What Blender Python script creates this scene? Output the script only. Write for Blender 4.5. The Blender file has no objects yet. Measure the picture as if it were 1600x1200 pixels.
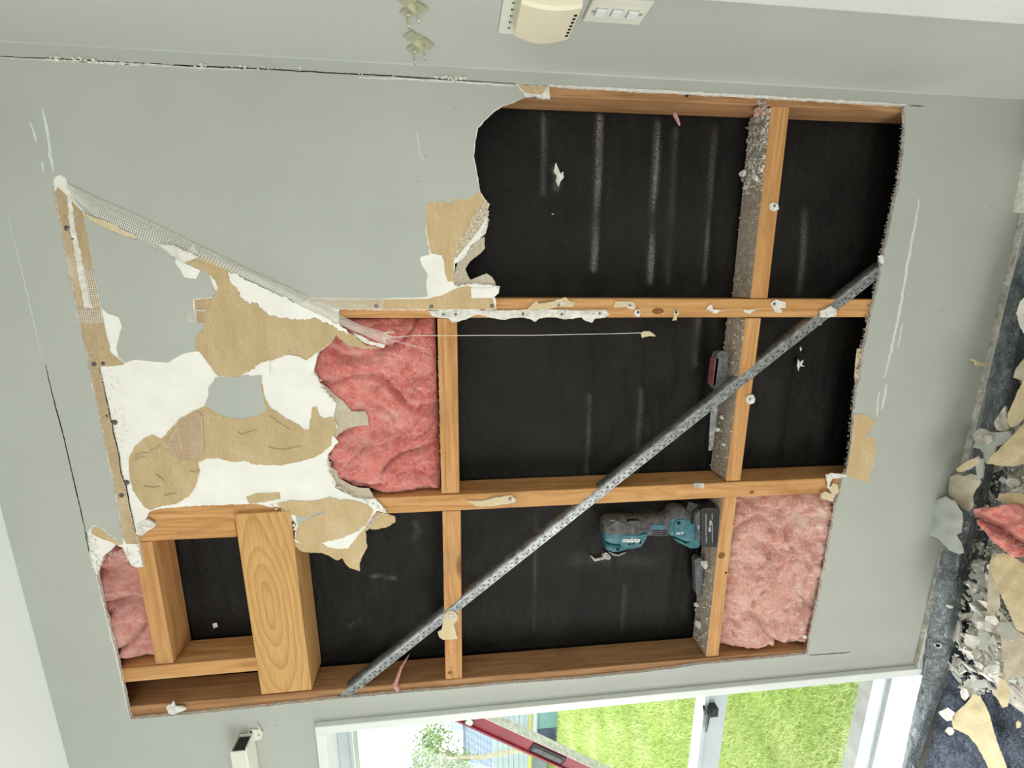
import bpy, bmesh, math, random
from mathutils import Vector, Matrix, noise
from mathutils.geometry import delaunay_2d_cdt
random.seed(11)
S = bpy.context.scene
COL = S.collection

# ------------------------------------------------------------------ camera
F = 715.0
R = ((0.99388225, -0.00543993, -0.1103108), (-0.01902951, 0.97541454, -0.21955489), (0.10879312, 0.22031087, 0.96934368))
D, HC = 1.18, 1.64
CAM = Vector((0, -D, HC))
def w_of(r): return Vector((-r[1], r[2], -r[0]))          # (down, left, depth) -> world
cx, cy, cz = w_of(R[0]), w_of(R[1]), w_of(R[2])
cd = bpy.data.cameras.new('camera'); cam = bpy.data.objects.new('camera', cd); COL.objects.link(cam)
cd.sensor_fit = 'HORIZONTAL'; cd.sensor_width = 36.0; cd.lens = 36.0 * F / 1600; cd.clip_start = 0.02; cd.clip_end = 300
cam.matrix_world = Matrix(((cx.x, -cy.x, -cz.x, CAM.x), (cx.y, -cy.y, -cz.y, CAM.y), (cx.z, -cy.z, -cz.z, CAM.z), (0, 0, 0, 1)))
S.camera = cam
# the photograph was measured with these: a ray met with a real wall, floor or stud plane
def ray(x, y): return (cx * ((x - 800) / F) + cy * ((y - 600) / F) + cz)
def onY(x, y, Y=0.0):
    r = ray(x, y); return CAM + r * ((Y + D) / r.y)
def onX(x, y, X):
    r = ray(x, y); return CAM + r * (X / r.x)
def onZ(x, y, Z):
    r = ray(x, y); return CAM + r * ((Z - HC) / r.z)

# ------------------------------------------------------------------ world, lights, exposure
W = bpy.data.worlds.new('world'); S.world = W; W.use_nodes = True
nt = W.node_tree; nt.nodes.clear()
wo = nt.nodes.new('ShaderNodeOutputWorld'); wb = nt.nodes.new('ShaderNodeBackground')
wb.inputs[0].default_value = (0.93, 0.97, 1.0, 1); wb.inputs[1].default_value = 3.2
nt.links.new(wb.outputs[0], wo.inputs[0])
def area(name, loc, target, sx, sy, power, col=(1, 1, 1)):
    l = bpy.data.lights.new(name, 'AREA'); l.shape = 'RECTANGLE'; l.size = sx; l.size_y = sy; l.energy = power; l.color = col
    o = bpy.data.objects.new(name, l); COL.objects.link(o); o.location = loc
    o.rotation_euler = (Vector(target) - Vector(loc)).to_track_quat('-Z', 'Y').to_euler(); return o
area('daylight_from_the_doors_opposite', (-2.7, -2.9, 0.62), (-0.2, 0, 1.35), 2.2, 1.05, 62, (1.0, 0.992, 0.965))
area('daylight_from_the_left_of_the_window', (-2.75, -0.25, 1.15), (-0.55, -0.55, 0.25), 0.8, 1.8, 30, (0.97, 0.99, 1.0))
area('added_fill_behind_camera', (-0.1, -2.7, 1.9), (0.0, 0, 1.7), 0.9, 0.9, 15, (1.0, 0.99, 0.96))  # added fill lamp behind the camera, lifts the middle of the wall
sl = bpy.data.lights.new('sun', 'SUN'); sl.energy = 0.8; sl.angle = math.radians(8); sl.color = (1, 0.97, 0.9)
so = bpy.data.objects.new('sun', sl); COL.objects.link(so); so.rotation_euler = (math.radians(-14), math.radians(-12), 0)
S.view_settings.view_transform = 'Standard'; S.view_settings.look = 'None'
S.view_settings.exposure = 0.0; S.view_settings.gamma = 1.0; S.view_settings.use_curve_mapping = False

# ------------------------------------------------------------------ materials
def srgb(r, g, b):
    f = lambda c: (c / 255 / 12.92) if c / 255 <= 0.04045 else ((c / 255 + 0.055) / 1.055) ** 2.4
    return (f(r), f(g), f(b), 1)
class NB:
    def __init__(s, name):
        s.m = bpy.data.materials.new(name); s.m.use_nodes = True; s.t = s.m.node_tree
        s.b = s.t.nodes['Principled BSDF']
    def n(s, typ, **k):
        x = s.t.nodes.new(typ)
        for a, v in k.items(): setattr(x, a, v)
        return x
    def l(s, a, b): s.t.links.new(a, b)
    def coords(s, scale=(1, 1, 1), obj=True, rnd=False):
        tc = s.n('ShaderNodeTexCoord'); mp = s.n('ShaderNodeMapping'); mp.inputs['Scale'].default_value = scale
        s.l(tc.outputs['Object'], mp.inputs['Vector'])
        if rnd:
            oi = s.n('ShaderNodeObjectInfo'); mu = s.n('ShaderNodeMath', operation='MULTIPLY'); mu.inputs[1].default_value = 37.0
            s.l(oi.outputs['Random'], mu.inputs[0]); cb = s.n('ShaderNodeCombineXYZ')
            for i in range(3): s.l(mu.outputs[0], cb.inputs[i])
            s.l(cb.outputs[0], mp.inputs['Location'])
        return mp.outputs[0]
    def noise(s, vec, scale, detail=4, rough=0.55, dist=0):
        x = s.n('ShaderNodeTexNoise'); x.inputs['Scale'].default_value = scale; x.inputs['Detail'].default_value = detail
        x.inputs['Roughness'].default_value = rough; x.inputs['Distortion'].default_value = dist
        s.l(vec, x.inputs['Vector']); return x.outputs['Fac']
    def ramp(s, fac, stops):
        x = s.n('ShaderNodeValToRGB'); e = x.color_ramp.elements
        while len(e) < len(stops): e.new(0.5)
        for q, (p, c) in zip(e, stops): q.position = p; q.color = c
        s.l(fac, x.inputs[0]); return x.outputs[0]
    def mix(s, fac, a, b, mode='MIX'):
        x = s.n('ShaderNodeMix', data_type='RGBA', blend_type=mode)
        for sock, v in ((x.inputs[0], fac), (x.inputs[6], a), (x.inputs[7], b)):
            if hasattr(v, 'is_output'): s.l(v, sock)
            else: sock.default_value = v
        return x.outputs[2]
    def bump(s, h, strength=0.3, dist=0.002):
        x = s.n('ShaderNodeBump'); x.inputs['Strength'].default_value = strength; x.inputs['Distance'].default_value = dist
        s.l(h, x.inputs['Height']); s.l(x.outputs[0], s.b.inputs['Normal'])
    def col(s, c):
        if hasattr(c, 'is_output'): s.l(c, s.b.inputs['Base Color'])
        else: s.b.inputs['Base Color'].default_value = c
    def set(s, rough=0.6, metal=0.0, spec=0.4):
        s.b.inputs['Roughness'].default_value = rough; s.b.inputs['Metallic'].default_value = metal
        s.b.inputs['Specular IOR Level'].default_value = spec; return s
def mottled(name, c1, c2, scale=20, rough=0.7, spec=0.3, bump=0.0, bscale=None, metal=0, detail=5, dist=0.002, lo=0.35, hi=0.65):
    k = NB(name); v = k.coords(); f = k.noise(v, scale, detail)
    k.col(k.ramp(f, [(lo, c1), (hi, c2)])); k.set(rough, metal, spec)
    if bump: k.bump(k.noise(v, bscale or scale * 3, 6), bump, dist)
    return k.m
M = {}
M['paint'] = mottled('painted_plasterboard', srgb(177, 181, 173), srgb(183, 187, 179), 3, 0.6, 0.3, 0.06, 260, dist=0.0006)
M['paint_side'] = mottled('painted_side_wall', srgb(186, 189, 182), srgb(192, 194, 187), 3, 0.55, 0.3, 0.05, 240, dist=0.0006)
M['ceiling'] = mottled('ceiling_white', srgb(244, 247, 245), srgb(246, 249, 247), 3, 0.7, 0.2)
M['gypsum'] = mottled('bare_gypsum', srgb(238, 236, 227), srgb(246, 244, 238), 14, 0.9, 0.1, 0.5, 300, dist=0.0012)
M['gyprim'] = mottled('broken_gypsum_edge', srgb(182, 174, 165), srgb(232, 228, 219), 160, 0.95, 0.1, 0.9, 240, dist=0.003, lo=0.3, hi=0.6)
M['plaster'] = mottled('plaster_white', srgb(208, 204, 194), srgb(240, 238, 230), 60, 0.95, 0.1, 0.8, 200, dist=0.002)
M['dustyplaster'] = mottled('plaster_dusty', srgb(150, 143, 132), srgb(205, 200, 190), 50, 0.95, 0.1, 0.8, 180, dist=0.002)
def tan_mat(name, a, b, c):
    k = NB(name); v = k.coords((1, 1, 2.5)); n1 = k.noise(v, 7, 5); n2 = k.noise(v, 90, 4)
    cc = k.ramp(n1, [(0.3, a), (0.55, b), (0.75, c)]); cc = k.mix(0.12, cc, k.ramp(n2, [(0.35, srgb(120, 90, 55)), (0.65, srgb(220, 200, 165))]), 'MIX')
    k.col(cc); k.set(0.85, 0, 0.15); k.bump(k.noise(v, 34, 6, 0.65, 1.2), 0.9, 0.0035); return k.m
M['tan'] = tan_mat('torn_brown_paper', srgb(192, 168, 126), srgb(205, 182, 141), srgb(214, 192, 154))
M['tandark'] = tan_mat('brown_paper_joint', srgb(176, 152, 116), srgb(198, 176, 140), srgb(216, 200, 172))
M['cream'] = tan_mat('cream_paper', srgb(214, 196, 154), srgb(224, 208, 170), srgb(232, 220, 190))
M['tanlight'] = tan_mat('pale_torn_paper', srgb(202, 174, 130), srgb(212, 186, 143), srgb(222, 202, 166))
M['fuzz'] = mottled('fuzzy_torn_paper', srgb(168, 146, 116), srgb(226, 216, 198), 200, 0.95, 0.1, 0.8, 200)
M['beige'] = tan_mat('beige_paper_back', srgb(190, 180, 160), srgb(204, 194, 174), srgb(214, 206, 188))
def timber_mat(name, dark, mid, light, dusty=False, rings=11.0, ringc=0.55, rs=0.55):
    k = NB(name); v = k.coords((1, 1, 1), rnd=True)
    mp = k.n('ShaderNodeMapping'); mp.inputs['Scale'].default_value = (1.1, 15, 15); k.l(v, mp.inputs[0])
    n1 = k.noise(mp.outputs[0], 2.2, 4, 0.55, 1.8)
    n0 = k.noise(mp.outputs[0], rs, 2, 0.5, 0.8)
    # growth rings: the slow noise cut into bands
    ml = k.n('ShaderNodeMath', operation='MULTIPLY'); ml.inputs[1].default_value = rings; k.l(n0, ml.inputs[0])
    fr = k.n('ShaderNodeMath', operation='PINGPONG'); fr.inputs[1].default_value = 0.5; k.l(ml.outputs[0], fr.inputs[0])
    c = k.ramp(n1, [(0.3, dark), (0.5, mid), (0.72, light)])
    c = k.mix(k.ramp(fr.outputs[0], [(0.0, (ringc,) * 3 + (1,)), (0.16, (0.1,) * 3 + (1,)), (0.5, (0, 0, 0, 1))]), c, dark)
    mk = k.n('ShaderNodeMapping'); mk.inputs['Scale'].default_value = (2.6, 7, 7); k.l(v, mk.inputs[0])
    vo = k.n('ShaderNodeTexVoronoi'); vo.inputs['Scale'].default_value = 1.0; k.l(mk.outputs[0], vo.inputs['Vector'])
    kn = k.ramp(vo.outputs['Distance'], [(0.05, (0.8,) * 3 + (1,)), (0.12, (0, 0, 0, 1))])
    c = k.mix(kn, c, srgb(116, 74, 40))
    st = k.noise(v, 6, 4); c = k.mix(k.ramp(st, [(0.55, (0, 0, 0, 1)), (0.8, (0.45, 0.45, 0.45, 1))]), c, srgb(120, 84, 48))
    sp = k.noise(v, 300, 2, 0.5); sp2 = k.noise(v, 8, 2); mm = k.n('ShaderNodeMath', operation='MULTIPLY'); k.l(k.ramp(sp, [(0.66, (0, 0, 0, 1)), (0.70, (0.8,) * 3 + (1,))]), mm.inputs[0]); k.l(k.ramp(sp2, [(0.45, (0, 0, 0, 1)), (0.6, (1, 1, 1, 1))]), mm.inputs[1]); c = k.mix(mm.outputs[0], c, srgb(84, 58, 36))
    if dusty:
        d = k.noise(v, 90, 6, 0.7); d2 = k.noise(v, 9, 3)
        c = k.mix(k.ramp(d2, [(0.3, (0.45,) * 3 + (1,)), (0.65, (0.9,) * 3 + (1,))]), c, srgb(176, 164, 148))
        c = k.mix(k.ramp(d, [(0.5, (0, 0, 0, 1)), (0.66, (0.85,) * 3 + (1,))]), c, srgb(222, 216, 206))
    k.col(c); k.set(0.62, 0, 0.25); k.bump(n1, 0.2, 0.001); return k.m
M['timber'] = timber_mat('pine_framing', srgb(178, 126, 74), srgb(204, 152, 97), srgb(217, 171, 117))
def cath_mat():
    k = NB('pine_cathedral_grain'); v = k.coords(); mp = k.n('ShaderNodeMapping'); mp.inputs['Rotation'].default_value = (0, 0.03, 0.17); mp.inputs['Location'].default_value = (0.42, 0.05, 0.012); mp.inputs['Scale'].default_value = (1, 1, 0.8); k.l(v, mp.inputs[0])
    w = k.n('ShaderNodeTexWave', wave_type='RINGS', rings_direction='X', wave_profile='SAW'); w.inputs['Scale'].default_value = 26; w.inputs['Distortion'].default_value = 5.0; w.inputs['Detail'].default_value = 2; w.inputs['Detail Scale'].default_value = 0.25; k.l(mp.outputs[0], w.inputs[0])
    m2 = k.n('ShaderNodeMapping'); m2.inputs['Scale'].default_value = (3, 60, 60); k.l(v, m2.inputs[0]); n = k.noise(m2.outputs[0], 3, 4)
    c = k.ramp(w.outputs['Fac'], [(0.0, srgb(212, 168, 108)), (0.6, srgb(206, 159, 99)), (0.9, srgb(188, 139, 82)), (1.0, srgb(206, 162, 102))])
    c = k.mix(0.25, c, k.ramp(n, [(0.35, srgb(168, 120, 66)), (0.65, srgb(222, 182, 124))])); k.col(c); k.set(0.6, 0, 0.25); k.bump(n, 0.15, 0.001); return k.m
M['timber_cath'] = cath_mat()
M['timber_red'] = timber_mat('pine_framing_reddish', srgb(146, 104, 68), srgb(174, 130, 90), srgb(192, 150, 106))
M['timber_dusty'] = timber_mat('pine_under_plaster_dust', srgb(132, 106, 82), srgb(160, 132, 104), srgb(178, 150, 122), True)
def paper_mat():
    k = NB('black_building_paper'); v = k.coords((1, 1, 1)); n1 = k.noise(v, 6, 5); n2 = k.noise(v, 420, 3, 0.7); n3 = k.noise(v, 60, 4)
    c = k.ramp(n1, [(0.3, srgb(22, 21, 20)), (0.7, srgb(36, 34, 31))])
    at = k.n('ShaderNodeAttribute'); at.attribute_name = 'dust'
    mm = k.n('ShaderNodeMath', operation='MULTIPLY'); k.l(at.outputs['Fac'], mm.inputs[0]); k.l(k.ramp(n2, [(0.42, (0, 0, 0, 1)), (0.62, (1, 1, 1, 1))]), mm.inputs[1])
    c = k.mix(mm.outputs[0], c, srgb(168, 166, 160))
    sp = k.noise(v, 160, 2); c = k.mix(k.ramp(sp, [(0.72, (0, 0, 0, 1)), (0.78, (0.45,) * 3 + (1,))]), c, srgb(120, 118, 112))
    k.col(c); k.set(0.65, 0, 0.22); k.bump(n3, 0.6, 0.006); return k.m
M['paper'] = paper_mat()
def pink_mat(name, a, b, c):
    k = NB(name); v = k.coords(); n1 = k.noise(v, 9, 6, 0.6, 1.5)
    mp = k.n('ShaderNodeMapping'); mp.inputs['Rotation'].default_value = (0, 0.7, 0); mp.inputs['Scale'].default_value = (1, 1, 0.28); k.l(v, mp.inputs[0])
    n2 = k.noise(mp.outputs[0], 75, 7, 0.72, 3.5); n3 = k.noise(v, 26, 6, 0.7, 4.0)
    cc = k.ramp(n1, [(0.25, a), (0.5, b), (0.75, c)])
    cc = k.mix(k.ramp(n3, [(0.50, (0, 0, 0, 1)), (0.58, (0.75,) * 3 + (1,)), (0.66, (0, 0, 0, 1))]), cc, c)
    cc = k.mix(k.ramp(n2, [(0.52, (0, 0, 0, 1)), (0.7, (0.8,) * 3 + (1,))]), cc, c); cc = k.mix(k.ramp(n2, [(0.3, (0.4,) * 3 + (1,)), (0.46, (0, 0, 0, 1))]), cc, a)
    k.col(cc); k.set(1.0, 0, 0.05); k.b.inputs['Sheen Weight'].default_value = 0.2; k.b.inputs['Subsurface Weight'].default_value = 0.6; k.b.inputs['Subsurface Radius'].default_value = (1.0, 0.45, 0.4); k.b.inputs['Subsurface Scale'].default_value = 0.012
    ad = k.n('ShaderNodeMath', operation='ADD'); k.l(n2, ad.inputs[0]); k.l(n3, ad.inputs[1]); k.bump(ad.outputs[0], 1.0, 0.006); return k.m
M['pink'] = pink_mat('pink_glasswool', srgb(218, 98, 96), srgb(243, 136, 127), srgb(254, 194, 182))
M['pinkpale'] = pink_mat('pale_pink_glasswool', srgb(206, 124, 114), srgb(232, 172, 156), srgb(250, 218, 204))
M['pinkdusk'] = pink_mat('dusky_pink_glasswool', srgb(200, 118, 112), srgb(224, 154, 144), srgb(246, 198, 186))
M['fibre'] = mottled('glass_fibre_strands', srgb(238, 160, 152), srgb(248, 190, 180), 40, 0.8, 0.2)
M['mesh'] = mottled('mesh_tape_thread', srgb(232, 228, 216), srgb(244, 241, 232), 60, 0.8, 0.2)
def galv_mat():
    k = NB('galvanised_steel'); v = k.coords(); n = k.noise(v, 60, 5, 0.65)
    k.col(k.ramp(n, [(0.35, srgb(112, 116, 118)), (0.65, srgb(186, 189, 188))])); k.set(0.45, 0.55, 0.5); k.bump(k.noise(v, 150, 4), 0.2, 0.001); return k.m
M['galv'] = galv_mat()
M['screw'] = mottled('screw_steel', srgb(70, 70, 70), srgb(120, 118, 112), 200, 0.4, 0.5, metal=0.8)
M['dark'] = mottled('dark_gap', srgb(26, 26, 26), srgb(40, 39, 38), 60, 0.9, 0.1)
M['scuff'] = mottled('white_scuff', srgb(208, 212, 206), srgb(222, 226, 220), 60, 0.8, 0.1)
M['white'] = mottled('white_gloss_paint', srgb(226, 230, 226), srgb(232, 236, 232), 6, 0.35, 0.5)
M['plastic'] = mottled('white_plastic', srgb(222, 222, 208), srgb(228, 228, 214), 8, 0.4, 0.45)
M['ivory'] = mottled('yellowed_plastic', srgb(224, 217, 190), srgb(230, 223, 197), 6, 0.42, 0.45)
M['alu'] = mottled('powder_coated_aluminium', srgb(186, 196, 200), srgb(196, 205, 208), 8, 0.4, 0.5, metal=0.1)
M['black'] = mottled('black_plastic', srgb(26, 27, 28), srgb(36, 37, 38), 30, 0.42, 0.5)
M['teal'] = mottled('dusty_teal_plastic', srgb(38, 92, 104), srgb(62, 116, 124), 60, 0.5, 0.4)
M['shell'] = mottled('dusty_charcoal_rubber', srgb(62, 62, 64), srgb(104, 102, 100), 70, 0.7, 0.3)
M['batt'] = mottled('battery_black', srgb(24, 25, 27), srgb(40, 41, 43), 40, 0.4, 0.5)
M['steel'] = mottled('blade_steel', srgb(84, 82, 78), srgb(136, 132, 124), 120, 0.4, 0.5, metal=0.6)
M['milled'] = mottled('dusty_milled_aluminium', srgb(196, 194, 188), srgb(236, 234, 228), 60, 0.6, 0.3, metal=0.0)
M['grit'] = mottled('dark_grit', srgb(98, 86, 78), srgb(176, 166, 156), 220, 0.95, 0.1)
M['print'] = mottled('white_print', srgb(224, 226, 224), srgb(232, 234, 232), 30, 0.5, 0.3)
M['greyprint'] = mottled('grey_print', srgb(150, 152, 152), srgb(164, 166, 166), 30, 0.5, 0.3)
M['red'] = mottled('red_powder_coat', srgb(128, 20, 38), srgb(150, 28, 46), 14, 0.4, 0.5)
M['grey_tool'] = mottled('dusty_grey_handle', srgb(78, 80, 82), srgb(112, 113, 114), 80, 0.6, 0.3)
M['pinkgrip'] = mottled('dull_red_grip', srgb(120, 66, 72), srgb(150, 92, 96), 90, 0.7, 0.3)
def tarp_mat(name, a, b, rough, scale, strength):
    k = NB(name); v = k.coords((1.0, 1.6, 1.0)); n = k.noise(v, scale, 5, 0.62, 1.2); n2 = k.noise(v, 9, 4)
    k.col(k.ramp(n2, [(0.3, a), (0.7, b)])); k.set(rough, 0.5, 0.7); k.bump(n, strength, 0.026); return k.m
M['tarp'] = tarp_mat('dark_blue_tarpaulin', srgb(52, 58, 70), srgb(150, 160, 180), 0.24, 48, 1.0)
M['tarpedge'] = tarp_mat('silver_grey_tarpaulin', srgb(116, 124, 128), srgb(170, 177, 180), 0.3, 40, 1.0)
M['floor'] = mottled('concrete_floor', srgb(120, 118, 112), srgb(150, 148, 142), 8, 0.9, 0.2)
def glass_mat(name, tint=(0.96, 0.98, 0.97, 1), alpha=0.1):
    k = NB(name); tr = k.n('ShaderNodeBsdfTransparent'); tr.inputs[0].default_value = tint
    gl = k.n('ShaderNodeBsdfGlossy'); gl.inputs['Roughness'].default_value = 0.03; fr = k.n('ShaderNodeFresnel'); fr.inputs[0].default_value = 1.45
    geo = k.n('ShaderNodeNewGeometry'); iv = k.n('ShaderNodeMath', operation='SUBTRACT'); iv.inputs[0].default_value = 1.0; k.l(geo.outputs['Backfacing'], iv.inputs[1]); fm_ = k.n('ShaderNodeMath', operation='MULTIPLY'); k.l(fr.outputs[0], fm_.inputs[0]); k.l(iv.outputs[0], fm_.inputs[1]); mx = k.n('ShaderNodeMixShader'); k.l(fm_.outputs[0], mx.inputs[0]); k.l(tr.outputs[0], mx.inputs[1]); k.l(gl.outputs[0], mx.inputs[2])
    k.l(mx.outputs[0], k.t.nodes['Material Output'].inputs[0]); return k.m
M['glass'] = glass_mat('window_glass')
def clear_mat():
    k = NB('clear_plastic'); k.col(srgb(222, 220, 190)); k.set(0.12, 0, 0.6); k.b.inputs['Transmission Weight'].default_value = 0.55; k.b.inputs['Alpha'].default_value = 0.7; return k.m
M['clear'] = clear_mat()
M['gum'] = mottled('yellowed_adhesive', srgb(188, 188, 152), srgb(204, 203, 172), 90, 0.6, 0.3)
M['lawn'] = mottled('lawn_soil', srgb(120, 142, 66), srgb(156, 172, 92), 1.4, 0.95, 0.1)
M['grass'] = None
def grass_mat():
    k = NB('grass_blades'); v = k.coords(); n = k.noise(v, 1.3, 4); n2 = k.noise(v, 40, 2)
    c = k.ramp(n, [(0.3, srgb(166, 188, 104)), (0.5, srgb(202, 214, 136)), (0.68, srgb(230, 232, 178))])
    c = k.mix(k.ramp(n2, [(0.4, (0, 0, 0, 1)), (0.65, (0.5,) * 3 + (1,))]), c, srgb(142, 168, 92))
    k.col(c); k.set(0.7, 0, 0.2); return k.m
M['grass'] = grass_mat()
M['leaf'] = mottled('tree_leaf', srgb(110, 136, 88), srgb(160, 178, 130), 3, 0.6, 0.3)
M['bark'] = mottled('tree_bark', srgb(176, 164, 144), srgb(204, 194, 176), 20, 0.9, 0.1)
M['weather'] = mottled('pale_weatherboard', srgb(158, 170, 178), srgb(176, 187, 193), 2, 0.6, 0.3)
M['tile'] = mottled('grey_roof_tile', srgb(104, 118, 132), srgb(140, 152, 164), 6, 0.7, 0.3)
M['navy'] = mottled('navy_panel', srgb(40, 56, 84), srgb(62, 80, 108), 5, 0.4, 0.5)
M['aqua'] = mottled('aqua_panel', srgb(110, 150, 152), srgb(124, 164, 164), 5, 0.4, 0.5)
M['yellow'] = mottled('yellow_paint', srgb(176, 168, 70), srgb(190, 182, 88), 5, 0.5, 0.4)

# ------------------------------------------------------------------ helpers
def link(o, parent=None):
    COL.objects.link(o)
    if parent: o.parent = parent
    return o
def tag(o, label=None, cat=None, group=None, kind=None):
    if label: o['label'] = label
    if cat: o['category'] = cat
    if group: o['group'] = group
    if kind: o['kind'] = kind
    return o
def empty(name, loc, label, cat, group=None):
    o = bpy.data.objects.new(name, None); o.location = loc; o.empty_display_size = 0.02; link(o); return tag(o, label, cat, group)
def meshobj(name, verts, faces, mats, parent=None, smooth=None, midx=None, origin=None):
    """world-space verts; the object keeps its own origin (first parent's, or the centre)"""
    c = Vector(origin) if origin is not None else sum((Vector(v) for v in verts), Vector()) / max(1, len(verts))
    me = bpy.data.meshes.new(name); me.from_pydata([Vector(v) - c for v in verts], [], faces); me.validate()
    for m in (mats if isinstance(mats, (list, tuple)) else [mats]): me.materials.append(m)
    if midx and len(midx) == len(me.polygons): me.polygons.foreach_set('material_index', midx)
    if smooth is True: me.polygons.foreach_set('use_smooth', [True] * len(me.polygons))
    elif smooth and len(smooth) == len(me.polygons): me.polygons.foreach_set('use_smooth', smooth)
    me.update(); o = bpy.data.objects.new(name, me); o.location = c; link(o)
    if parent: adopt(o, parent)
    return o
def wmat(o):
    m = o.matrix_basis.copy()
    while o.parent: o = o.parent; m = o.matrix_basis @ m
    return m
def adopt(o, parent):
    """parent o, keeping it where it stands"""
    m = wmat(o); o.parent = parent; o.matrix_basis = wmat(parent).inverted() @ m; return o
def jag(pts, amp=1.0, step=5.0, closed=False, seed=0, slow=0.0):
    """px polyline with a torn edge: points every `step` px, pushed sideways by noise"""
    out = []; n = len(pts); rr = random.Random(seed + n * 7)
    rng = range(n if closed else n - 1); s = 0.0
    for i in rng:
        a = Vector(pts[i]); b = Vector(pts[(i + 1) % n]); L = (b - a).length
        k = max(1, int(L / step)); d = (b - a).normalized() if L > 0 else Vector((1, 0)); nn = Vector((-d.y, d.x))
        for j in range(k):
            t = j / k; p = a.lerp(b, t); s += L / k
            q = 0.0 if (j == 0 and not closed and i == 0) else (rr.uniform(-1, 1) * amp * 0.7 + amp * noise.noise(Vector((s * 0.11, seed * 3.1, 0.5))))
            out.append((p.x + nn.x * q, p.y + nn.y * q))
    if not closed: out.append(tuple(pts[-1]))
    return out
def inside(p, poly):
    x, y = p; c = False; j = len(poly) - 1
    for i in range(len(poly)):
        xi, yi = poly[i]; xj, yj = poly[j]
        if (yi > y) != (yj > y) and x < (xj - xi) * (y - yi) / (yj - yi + 1e-12) + xi: c = not c
        j = i
    return c
def cdt(outer, holes=(), grid=None, extra=()):
    """triangulate a flat outline; optional interior grid points"""
    V = []; E = []
    for lp in [outer] + list(holes):
        b = len(V); V += [Vector((p[0], p[1])) for p in lp]; n = len(lp)
        E += [(b + i, b + (i + 1) % n) for i in range(n)]
    nb = len(V)
    if grid:
        xs = [p[0] for p in outer]; ys = [p[1] for p in outer]; x = min(xs) + grid / 2; i = 0
        while x < max(xs):
            y = min(ys) + grid / 2 + (grid / 2 if i % 2 else 0)
            while y < max(ys):
                if inside((x, y), outer) and not any(inside((x, y), h) for h in holes): V.append(Vector((x, y)))
                y += grid
            x += grid; i += 1
    vo, eo, fo, ov, oe, of = delaunay_2d_cdt(V, E, [], 0, 1e-7)
    keep = []
    for f in fo:
        c = (sum(vo[i].x for i in f) / len(f), sum(vo[i].y for i in f) / len(f))
        if inside(c, outer) and not any(inside(c, h) for h in holes): keep.append(tuple(f))
    return [(v.x, v.y) for v in vo], keep
def plate(name, outer, y, thick, mats, holes=(), grid=None, disp=None, parent=None, smooth=False, origin=None):
    """sheet lying in the wall's plane: outline in (X, Z), front at Y=y, back at y+thick; mats = front or (front, rim)"""
    V2, F2 = cdt(outer, holes, grid)
    n = len(V2); fy = [y + (disp(a, b) if disp else 0.0) for a, b in V2]
    verts = [(a, fy[i], b) for i, (a, b) in enumerate(V2)] + [(a, fy[i] + thick, b) for i, (a, b) in enumerate(V2)]
    cnt = {}
    faces = []; mi = []; sm = []
    for f in F2:
        area2 = sum(V2[f[i]][0] * V2[f[(i + 1) % len(f)]][1] - V2[f[(i + 1) % len(f)]][0] * V2[f[i]][1] for i in range(len(f)))
        if area2 < 0: f = f[::-1]
        faces.append(f); mi.append(0); sm.append(smooth)                        # normal towards -Y (room)
        faces.append(tuple(i + n for i in f[::-1])); mi.append(0); sm.append(smooth)
        for i in range(len(f)):
            e = (f[i], f[(i + 1) % len(f)]); cnt[e] = cnt.get(e, 0) + 1
    two = isinstance(mats, (list, tuple))
    for (a, b) in list(cnt):
        if (b, a) not in cnt:
            k = len(verts)                       # own rim vertices keep the edge crisp
            verts += [verts[a], verts[b], verts[b + n], verts[a + n]]
            faces.append((k + 1, k, k + 3, k + 2)); mi.append(1 if two else 0); sm.append(False)
    return meshobj(name, verts, faces, mats, parent, sm, mi, origin)
def pxz(pts, Y=0.0):
    return [(lambda p: (p.x, p.z))(onY(x, y, Y)) for x, y in pts]
def boxmesh(name, size, mat, matrix, parent=None, bevel=0.0015, mats=None, topmat=None, seg=1):
    bm = bmesh.new(); bmesh.ops.create_cube(bm, size=1.0)
    bmesh.ops.scale(bm, vec=size, verts=bm.verts)
    if bevel: bmesh.ops.bevel(bm, geom=list(bm.edges), offset=bevel, segments=seg, affect='EDGES', profile=0.7)
    me = bpy.data.meshes.new(name); me.materials.append(mat)
    if topmat:
        me.materials.append(topmat[0]); bm.normal_update()
        for f in bm.faces:
            if (matrix.to_3x3() @ f.normal).dot(Vector(topmat[1])) > 0.8: f.material_index = 1
    bm.to_mesh(me); bm.free()
    o = bpy.data.objects.new(name, me); link(o)
    o.matrix_basis = matrix
    if parent: adopt(o, parent)
    return o
def box(name, lo, hi, mat, parent=None, bevel=0.0, seg=1):
    lo = Vector(lo); hi = Vector(hi); c = (lo + hi) / 2
    s = hi - lo
    return boxmesh(name, (abs(s.x), abs(s.y), abs(s.z)), mat, Matrix.Translation(c), parent, bevel, seg=seg)
def frame(x, y=None, z=None, loc=(0, 0, 0)):
    """matrix from a direction x and a hint for y"""
    x = Vector(x).normalized(); y = Vector(y); y = (y - x * x.dot(y)).normalized(); z = x.cross(y)
    return Matrix(((x.x, y.x, z.x, loc[0]), (x.y, y.y, z.y, loc[1]), (x.z, y.z, z.z, loc[2]), (0, 0, 0, 1)))
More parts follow.
